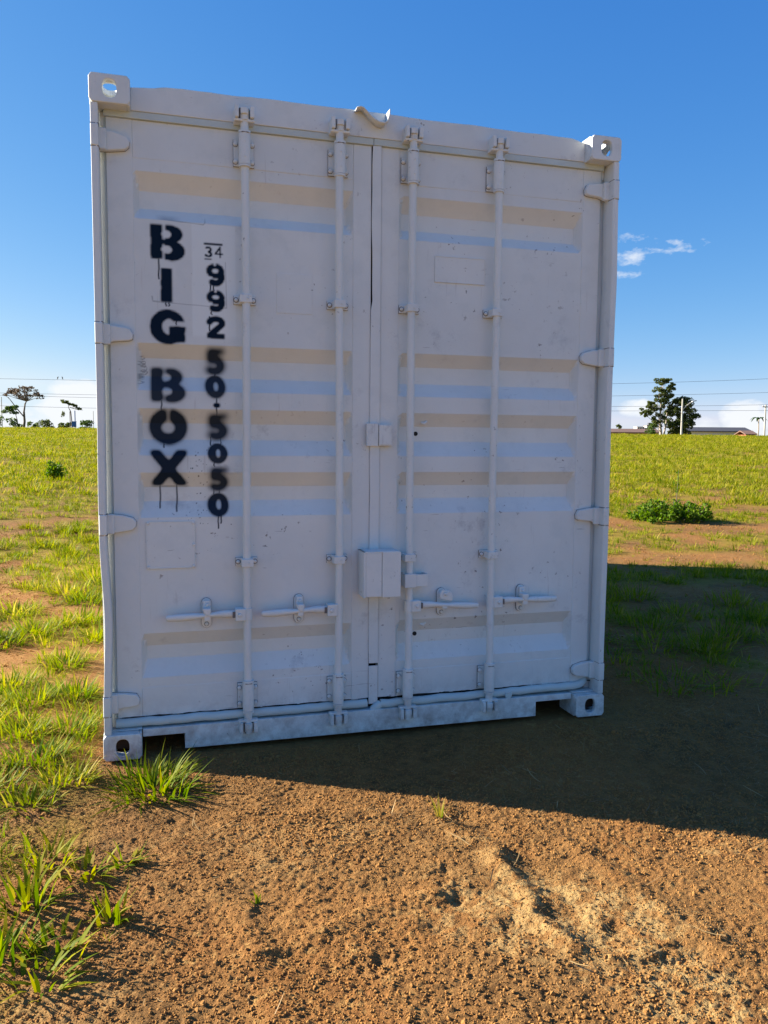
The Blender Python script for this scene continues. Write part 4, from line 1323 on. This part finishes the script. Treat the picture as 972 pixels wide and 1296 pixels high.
tuft_thing('seedling', .515, -1.275, 'tiny green seedling alone on the bare soil', n=5, length=.06, width=.012, spread=.006, lean=.7, seed=133, dry=0)
bpy.data.objects['seedling']['category'] = 'seedling'
tuft_thing('dry_grass_sprig', 1.225, -.90, 'small dry yellowish sprig where the shadow edge meets the soil ridge', n=14, length=.10, width=.005, spread=.015, lean=.35, seed=140, dry=.6)

# ------------------------------------------------------------------ leafy plants and trees
def leaf_cloud(centers, n, size, seed, name, mat, aspect=1.8, droop=0.2):
    """leaf quads spread through ellipsoids: centers = (x, y, z, rx, ry, rz, weight)"""
    r_ = np.random.RandomState(seed)
    wts = np.array([c_[6] for c_ in centers], float); wts /= wts.sum()
    pick = r_.choice(len(centers), n, p=wts)
    C_ = np.array([c_[:6] for c_ in centers])[pick]
    d_ = r_.normal(size=(n, 3)); d_ /= np.linalg.norm(d_, axis=1)[:, None]
    rr = r_.uniform(0.25, 1, n) ** .45
    P_ = C_[:, :3] + d_ * C_[:, 3:6] * rr[:, None]
    ax = r_.normal(size=(n, 3)); ax[:, 2] -= droop; ax /= np.linalg.norm(ax, axis=1)[:, None]
    bx = np.cross(ax, r_.normal(size=(n, 3))); bx /= np.linalg.norm(bx, axis=1)[:, None]
    s_ = size * r_.uniform(.55, 1.3, n)[:, None]
    nn = np.cross(ax, bx)
    v0 = P_ - ax * s_ * .5 * aspect; v2 = P_ + ax * s_ * .5 * aspect
    v1 = P_ + bx * s_ * .5 + nn * s_ * .12; v3 = P_ - bx * s_ * .5 + nn * s_ * .12
    vs_ = np.stack([v0, v1, v2, v3], 1).reshape(-1, 3)
    me_ = bpy.data.meshes.new(name)
    me_.from_pydata(vs_.tolist(), [], (np.arange(n)[:, None] * 4 + np.arange(4)).tolist())
    at_ = me_.attributes.new('tint', 'FLOAT', 'POINT')
    at_.data.foreach_set('value', np.repeat(np.clip(r_.normal(.5, .2, n), 0, 1), 4).astype(np.float32))
    me_.materials.append(mat)
    return me_
def gz(x, y): return float(ground_z(np.array([float(x)]), np.array([float(y)]), False)[0])
def plant(name, loc, label, cat, crowns, trunk, mats, nleaf, lsize, seed, group=None, names=('trunk', 'crown')):
    e = empty(name, loc)
    tag(e, label, cat, group)
    mb_ = MB()
    for pts_, r_ in trunk: mb_.tube(pts_, r_, 7)
    mb_.build(names[0], mats[0], e)
    link(bpy.data.objects.new(names[1], leaf_cloud(crowns, nleaf, lsize, seed, names[1], mats[1])), e)
    return e

# leafy bush on the scraped patch
bx, by = 8.55, 8.05
r_ = random.Random(5)
cl = []; tk = []
for i in range(60):
    a_ = r_.uniform(-1, 1); dx = a_ * .60; dy = r_.uniform(-.35, .35); h = (.31 - .16 * a_ * a_) * r_.uniform(.4, 1.4)
    cl.append((dx, dy, h * .55, .085, .085, h * .5, 1))
    tk.append(([(dx * .6, dy * .6, -.02), (dx * .9, dy * .9, h * .5), (dx, dy, h)], [.008, .006, .003]))
plant('leafy_bush', (bx, by, gz(bx, by)), 'low spreading bush with dense green leaves beside a bare red patch', 'bush', cl, tk, (M_BARK, M_BUSH), 3400, .038, 6, names=('stem', 'foliage'))
bx, by = 10.9, 11.2
plant('tall_weed', (bx, by, gz(bx, by)), 'thin upright weed rising behind the spreading bush', 'weed', [(0, 0, .35, .09, .09, .22, 1), (.03, 0, .6, .05, .05, .12, .5)], [([(0, 0, 0), (.02, 0, .4), (.03, 0, .72)], [.010, .007, .003])], (M_BARK, M_BUSH), 34, .04, 16, names=('stem', 'foliage'))
bx, by = -2.35, 18.6
cl = [(r_.uniform(-.20, .20), r_.uniform(-.18, .18), r_.uniform(.06, .42), .09, .09, .11, 1) for _ in range(18)]
plant('leafy_bush', (bx, by, gz(bx, by)), 'small rounded dark green bush alone in the sunlit field', 'bush', cl, [([(0, 0, -.02), (0, 0, .3)], [.02, .01])], (M_BARK, M_BUSH), 900, .05, 8, names=('stem', 'foliage'))

# far trees on and behind the crest
def limb(p0, p1, r0, r1, bend, rnd):
    p0 = Vector(p0); p1 = Vector(p1); mid = p0.lerp(p1, .5) + Vector((rnd.uniform(-bend, bend), rnd.uniform(-bend, bend), rnd.uniform(-bend, bend) * .5))
    return ([p0, p0.lerp(mid, .5) * .5 + mid * .25 + p0.lerp(mid, .5) * .25, mid, mid.lerp(p1, .5), p1], [r0, r0 * .85 + r1 * .15, (r0 + r1) / 2, r0 * .25 + r1 * .75, r1])
# tall eucalyptus
r_ = random.Random(21)
base = (75.6, 105.1, 1.9)
cl = []; tk = []
tk.append(limb((0, 0, 0), (-.4, 0, 6.2), .24, .12, .3, r_)); tk.append(limb((-.4, 0, 6.2), (-.1, .1, 9.2), .12, .04, .3, r_))
tk.append(limb((.1, 0, .4), (.9, .2, 5.2), .16, .06, .3, r_))
tips = [(-2.9, 0, 5.3, .75, .40), (-2.2, .3, 4.5, .8, .4), (-2.6, -.4, 6.1, .6, .33), (-1.2, .2, 6.9, .85, .45), (-.9, 0, 8.1, .8, .42), (.2, .3, 7.3, .95, .5), (.9, 0, 8.4, .75, .38), (-.4, -.2, 9.4, .95, .36), (.5, .2, 9.7, .8, .28), (1.5, .2, 9.0, .5, .3),
        (.6, -.2, 6.1, .9, .5), (-1.0, .5, 5.3, .8, .45), (1.3, 0, 7.2, .6, .4), (-1.7, -.3, 3.6, .7, .35), (-.3, 0, 4.3, .7, .4), (-.6, .2, 3.0, .5, .35), (-3.3, .1, 4.6, .45, .28), (1.1, .2, 4.8, .8, .5)]
for x, y, z, rr, rz in tips:
    tk.append(limb((-.35 + x * .08, 0, max(1.8, z - 2.2)), (x, y, z - rz * .3), .06, .02, .25, r_))
    for k in range(7):
        cl.append((x + r_.uniform(-.9, .9) * rr, y + r_.uniform(-.9, .9) * rr, z + r_.uniform(-1.3, 1.0) * rz, rr * .48, rr * .5, rz * .6, rr))
plant('eucalyptus_tree', base, 'tall open-crowned eucalyptus with dark clumps of leaves beyond the field', 'tree', cl, tk, (M_PALEBARK, M_EUC), 8200, .16, 31)
r_ = random.Random(22)
cl = []; tk = [limb((0, 0, 0), (.2, 0, 3.6), .20, .09, .2, r_)]
for k in range(85):
    a_ = r_.uniform(0, 6.28); q = math.sqrt(r_.random()); z = r_.uniform(1.3, 6.9)
    wd = 2.5 * math.sin(math.pi * min(1, max(.08, (z - .4) / 7.0))) ** .7
    x, y = q * wd * math.cos(a_) + (z - 4) * .12, q * wd * math.sin(a_)
    cl.append((x, y, z, .55, .55, .42, 1))
    if k % 4 == 0: tk.append(limb((.1, 0, max(.8, z - 1.6)), (x, y, z), .05, .02, .2, r_))
plant('round_tree', (78.5, 104.6, 1.9), 'rounder dense dark tree standing right beside the tall eucalyptus', 'tree', cl, tk, (M_PALEBARK, M_EUC), 9500, .17, 32)
cl = [(r_.uniform(-.7, .7), r_.uniform(-.5, .5), r_.uniform(.5, 2.6), .45, .45, .4, 1) for _ in range(12)]
plant('shrub', (73.6, 105.0, 2.2), 'green shrub at the foot of the tall eucalyptus', 'shrub', cl, [limb((0, 0, 0), (0, 0, 1.8), .06, .02, .1, r_)], (M_BARK, M_FRESH), 700, .17, 33)
# flat-topped tree, rusty crown
r_ = random.Random(23)
cl = []; tk = [limb((0, 0, 0), (.15, 0, 2.6), .17, .13, .12, r_), limb((.15, 0, 2.6), (.7, .1, 4.6), .11, .06, .15, r_)]
for k in range(46):
    a_ = r_.uniform(0, 6.28); q = math.sqrt(r_.random())
    x, y = 2.45 * q * math.cos(a_) + .25, 2.0 * q * math.sin(a_); z = 5.9 - 1.15 * q * q + r_.uniform(-.35, .15) - .18 * (x > 0) * x * .3
    cl.append((x, y, z, .38, .38, .16, 1))
    if k % 3 == 0: tk.append(limb((.5, 0, 4.0), (x, y, z), .055, .018, .3, r_))
tk.append(limb((.1, 0, 2.0), (-1.7, 0, 4.5), .08, .03, .25, r_)); tk.append(limb((-.8, 0, 3.2), (-2.2, .2, 4.9), .05, .02, .2, r_))
plant('flat_topped_tree', (-17.0, 110.4, 2.6), 'flat-topped tree with sparse rusty crown and bare forked limbs', 'tree', cl, tk, (M_BARK, M_FLAMB), 1200, .15, 41)
cl = [(-.9 + r_.uniform(-.9, .8), r_.uniform(-.5, .5), 2.9 + r_.uniform(-.5, .4), .4, .4, .22, 1) for _ in range(10)]
cl += [(-.6 + r_.uniform(-.6, .8), r_.uniform(-.5, .5), 1.2 + r_.uniform(-.6, .6), .4, .4, .3, .7) for _ in range(8)]
plant('small_tree', (-17.35, 109.0, 2.6), 'small light green tree growing under the flat-topped rusty tree', 'tree', cl, [limb((0, 0, 0), (-.4, 0, 2.7), .07, .03, .15, r_)], (M_BARK, M_FRESH), 900, .17, 42)
for i, (x, y, w_, h_, lab) in enumerate(((-20.4, 111.0, .9, 2.6, 'tall narrow shrub beside the leftmost far pole under the wires'), (-15.7, 109.4, .7, 1.5, 'thin green shrub just past the trunk of the flat-topped tree'),
                                    (-13.5, 104.2, 1.0, 1.75, 'bushy dark green shrub alone between the flat-topped tree and the blue box'), (-10.6, 100.0, .9, 1.1, 'low spreading shrub at the foot of the leaning tree'), (-8.3, 100.6, .85, 1.45, 'pointed green shrub nearest the container among the far shrubs'),
                                    (92.0, 118.0, 1.3, 1.8, 'round green shrub in front of the long dark-roofed shed'), (82.3, 97.9, .7, 1.4, 'small shrub beside the street lamp'), (71.9, 111.4, .5, 3.2, 'slender sapling in front of the clay-roofed row'))):
    cl = [(r_.uniform(-w_, w_) * .8, r_.uniform(-w_, w_) * .6, h_ * r_.uniform(.25, .9), .30 * w_ + .08, .30 * w_ + .08, h_ * .14, 1) for _ in range(16)]
    if i == 7: cl = [(r_.uniform(-.3, .3), r_.uniform(-.3, .3), 3.0 + r_.uniform(-.4, .2), .25, .25, .18, 1) for _ in range(7)]
    plant('shrub' if i != 7 else 'sapling', (x, y, gz(x, y) - .05), lab, 'shrub' if i != 7 else 'sapling', cl, [limb((0, 0, 0), (0, 0, h_ * .75), .05, .02, .1, r_)], (M_BARK, M_FRESH if i in (0, 1, 4, 5, 6) else M_EUC), 520 if i != 7 else 200, .15, 50 + i)
# leaning tree near the blue box
cl = []
tk = [limb((0, 0, 0), (-.1, 0, 2.1), .07, .05, .08, r_), limb((-.1, 0, 2.1), (-.35, 0, 3.0), .05, .02, .1, r_)]
for k in range(13):
    u_ = k / 12; x = -.75 + 1.9 * u_; z = 3.25 - .9 * u_ ** 1.6 + r_.uniform(-.12, .12)
    cl.append((x - .2, r_.uniform(-.3, .3), z, .20, .25, .11, 1))
cl += [(-.95 + r_.uniform(-.3, .2), 0, 1.9 + r_.uniform(-.5, .5), .2, .2, .2, .35) for _ in range(5)]
tk.append(limb((-.2, 0, 2.6), (1.2, 0, 2.3), .04, .02, .2, r_))
plant('leaning_tree', (-9.45, 94.7, gz(-9.45, 94.7) - .05), 'thin small tree with crown leaning over towards the container', 'tree', cl, tk, (M_BARK, M_EUC), 420, .15, 71)
# small palm
e = empty('palm_tree', (86.4, 96.9, 2.3)); tag(e, 'small palm with drooping fronds next to the concrete utility pole', 'palm')
mb = MB(); mb.tube([(0, 0, 0), (.05, 0, 1.6), (0, 0, 3.2)], [.11, .08, .07], 8); mb.build('trunk', M_PALEBARK, e)
for k in range(9):
    a_ = k * .698 + .3; mb = MB(); vs = []; fs = []
    for i in range(6):
        u_ = i / 5; r0 = 1.35 * u_; zz_ = 3.2 + .55 * math.sin(u_ * 2.4) - .75 * u_ * u_
        w_ = .16 * math.sin(math.pi * (u_ * .9 + .08))
        vs += [(r0 * math.cos(a_) - w_ * math.sin(a_), r0 * math.sin(a_) + w_ * math.cos(a_), zz_ - w_ * .5), (r0 * math.cos(a_), r0 * math.sin(a_), zz_), (r0 * math.cos(a_) + w_ * math.sin(a_), r0 * math.sin(a_) - w_ * math.cos(a_), zz_ - w_ * .5)]
    for i in range(5):
        fs += [(3 * i, 3 * i + 1, 3 * i + 4, 3 * i + 3), (3 * i + 1, 3 * i + 2, 3 * i + 5, 3 * i + 4)]
    mb.add(vs, fs); mb.build('frond', M_FRESH, e)

# ------------------------------------------------------------------ poles, wires, lamp, blue box
def pole(name, x, y, zt, r0, r1, label, cat, arms=(), group=None):
    z0_ = gz(x, y) - .3
    e = empty(name, (x, y, z0_)); tag(e, label, cat, group)
    h = zt - z0_
    m_ = MB(); m_.tube([(0, 0, 0), (0, 0, h)], [r0, r1], 8); m_.build('shaft', M_CONC, e)
    for za, wl in arms:
        m_ = MB(); m_.box(-wl, wl, -.06, .06, za - z0_ - .06, za - z0_ + .06)
        c_ = m_.build('crossarm', M_BARK, e)
        for sx_ in (-wl * .9, wl * .9):
            k = MB(); k.tube([(sx_, 0, za - z0_ + .06), (sx_, 0, za - z0_ + .12), (sx_, 0, za - z0_ + .16), (sx_, 0, za - z0_ + .22)], [.04, .07, .045, .05], 8); k.build('insulator', M_TOWER, c_)
    return e
PL = (-34.6, 115.2); PR = (89.3, 80.6)
pole('utility_pole', PL[0], PL[1], 10.0, .16, .10, 'tall concrete utility pole holding the far end of the wires beyond the trees', 'pole', ((9.3, .8), (7.2, .6)))
pole('utility_pole', PR[0], PR[1], 11.2, .16, .10, 'tall concrete utility pole holding the wires on the palm side of the field', 'pole', ((10.5, .8), (8.6, .6)))
pole('utility_pole', 83.7, 92.5, 7.4, .14, .10, 'short pale concrete utility pole standing beside the small palm', 'pole', ((7.1, .5),))
pole('thin_pole', -20.95, 118.7, 7.5, .07, .05, 'thin dark pole rising behind the flat-topped tree', 'pole')
pole('thin_pole', -18.85, 124.3, 6.9, .05, .04, 'slim pale pole between the flat-topped tree and the bushy shrub', 'pole')
pole('thin_pole', -9.15, 121.6, 5.9, .05, .04, 'slim pale pole nearest the container on the lettered side', 'pole')
def wire(zs_, off, label):
    """zs_: (fraction along, height) control points"""
    fr = [a_ for a_, _ in zs_]; hh = [b_ for _, b_ in zs_]
    co_ = np.polyfit(fr, hh, min(3, len(fr) - 1))
    pts_ = []
    for t in np.linspace(0, 1, 40):
        pts_.append((PL[0] + (PR[0] - PL[0]) * t + off, PL[1] + (PR[1] - PL[1]) * t + off, float(np.polyval(co_, t))))
    m_ = MB(); m_.tube(pts_, .018, 5)
    return tag(m_.build('overhead_wire', M_WIRE, None), label, 'wire')
fx_ = lambda x: (x - PL[0]) / (PR[0] - PL[0])
wire([(0, 9.6), (fx_(-19.7), 9.49), (fx_(65.6), 9.62), (fx_(76.6), 10.4), (1, 11.0)], 0.0, 'topmost overhead wire strung across the field')
wire([(0, 7.9), (fx_(-16.1), 7.59), (fx_(62.4), 8.0), (fx_(76.6), 8.5), (1, 9.0)], .2, 'second overhead wire below the topmost one')
wire([(0, 7.6), (fx_(-14.2), 7.24), (fx_(57.5), 6.54), (fx_(76.7), 6.9), (1, 7.4)], .4, 'third overhead wire below the topmost one')
wire([(0, 6.4), (fx_(-16.5), 6.0), (fx_(-8.0), 5.7), (fx_(57.5), 6.0), (fx_(76.3), 6.1), (1, 6.3)], .6, 'lowest overhead wire strung across the field')
for i, x in enumerate((-12.5, -11.85)):
    t = fx_(x); y = PL[1] + (PR[1] - PL[1]) * t
    m_ = MB(); m_.tube([(0, 0, .00), (.02, 0, .10), (.05, 0, .20), (.10, 0, .27), (.18, 0, .28)], [.03, .075, .065, .05, .006], 8)
    m_.tube([(.0, 0, .05), (-.05, 0, -.10)], [.035, .02], 6)
    o_ = m_.build('bird', M_BIRD, None); o_.location = (x, y, 9.50); o_.rotation_euler = (0, 0, i * 2.6)
    tag(o_, 'small dark bird perched on the topmost overhead wire', 'bird', 'birds on the wire')
# street lamp with raised arm
e = empty('street_lamp', (66.0, 87.1, 2.2)); tag(e, 'pale concrete street lamp with slanted arm in front of the dark trees', 'street lamp')
mb = MB(); mb.tube([(0, 0, 0), (0, 0, 5.4)], [.14, .09], 8); mb.build('post', M_CONC, e)
mb = MB(); mb.tube([(0, 0, 3.85), (.5, -.15, 4.5), (1.2, -.35, 5.0)], [.05, .045, .04], 7); mb.build('arm', M_CONC, e)
mb = MB(); mb.prism([(1.1, 4.94), (1.75, 5.08), (1.8, 5.16), (1.6, 5.2), (1.1, 5.08)], -.55, -.3); mb.build('lamp_head', M_GREYMETAL, e, bevel=.02)
# blue box on posts
e = empty('blue_box', (-9.0, 92.5, gz(-9.0, 92.5))); tag(e, 'small blue box fixed to twin posts at the far edge of the field', 'box')
mb = MB(); mb.tube([(.1, 0, 0), (.1, 0, 2.1)], .055, 8); mb.build('post', M_BLUE, e)
mb = MB(); mb.tube([(-.42, 0, 0), (-.42, 0, 2.0)], .045, 8); mb.build('post', M_BARK, e)
mb = MB(); mb.box(-.25, .22, -.14, .12, .25, .85); mb.box(-.29, .26, -.18, .16, .85, .90); mb.build('box_body', M_BLUE, e, bevel=.02)

# ------------------------------------------------------------------ far buildings
def house(name, x, y, z0_, w_, d_, h_, rz, wall, roof, label, ridge=.8, wins=4, ov=.35, gable=True):
    e = empty(name, (x, y, z0_), rz); tag(e, label, 'building')
    m_ = MB(); m_.box(-w_ / 2, w_ / 2, 0, d_, 0, h_); wl = m_.build('wall', wall, e)
    m_ = MB()
    if gable:
        m_.prism([(-ov, h_ - .02), (d_ / 2, h_ + ridge), (d_ + ov, h_ - .02), (d_ + ov, h_ + .12), (d_ / 2, h_ + ridge + .16), (-ov, h_ + .12)], -w_ / 2 - ov, w_ / 2 + ov, 'x')
    else:
        m_.prism([(-ov, h_ + .01), (d_ + ov, h_ + ridge), (d_ + ov, h_ + ridge + .2), (-ov, h_ + .25)], -w_ / 2 - ov, w_ / 2 + ov, 'x')
    m_.build('roof', roof, e)
    for k in range(wins):
        cx_ = -w_ / 2 + w_ * (k + .5) / wins
        m_ = MB(); m_.box(cx_ - .5, cx_ + .5, -.05, .02, h_ * .35, h_ * .72); wd_ = m_.build('window', M_GLASS, e)
        m_ = MB(); m_.box(cx_ - .6, cx_ + .6, -.10, -.002, h_ * .30, h_ * .345); m_.build('sill', M_TOWER, wd_)
    return e
house('long_shed', 100.3, 124.2, 1.7, 12.6, 6, 2.45, -.275, M_WALL, M_ROOFDARK, 'long low white-walled shed under a dark roof', .75, 6, .5)
house('row_house', 90.5, 137.2, 1.6, 11.5, 6, 2.4, -.275, M_BRICKWALL, M_ROOFBROWN, 'long low earthy-walled row under a clay roof', .7, 5, .4)
house('small_house', 99.6, 114.0, 1.0, 1.7, 4, 2.5, -.275, M_REDWALL, M_ROOFBROWN, 'tiny red-walled house past the end of the long shed', .6, 1, .25)
for i, (x, y, w_, h_, lab) in enumerate(((346.5, 522.5, 5.5, 16.5, 'plain pale apartment tower on the skyline, the wider of two'), (354.0, 520.5, 6.5, 17.6, 'pale apartment tower on the skyline with a roof block'))):
    e = empty('apartment_tower', (x, y, -1.0), -.27); tag(e, lab, 'building')
    m_ = MB(); m_.box(-w_ / 2, w_ / 2, 0, 8, 0, h_); m_.build('wall', M_TOWER, e)
    m_ = MB(); m_.box(-w_ / 2 - .15, w_ / 2 + .15, -.15, 8.15, h_, h_ + .4)
    if i: m_.box(-1.2, 1.2, 2, 5, h_ + .4, h_ + 2.2)
    m_.build('roof', M_ROOFDARK if i else M_TOWER, e)
    for fl in range(6):
        for k in range(3):
            cx_ = -w_ / 2 + w_ * (k + .5) / 3
            m_ = MB(); m_.box(cx_ - .5, cx_ + .5, -.08, .01, 1.2 + fl * 2.7, 2.5 + fl * 2.7); m_.build('window', M_GLASS, e)
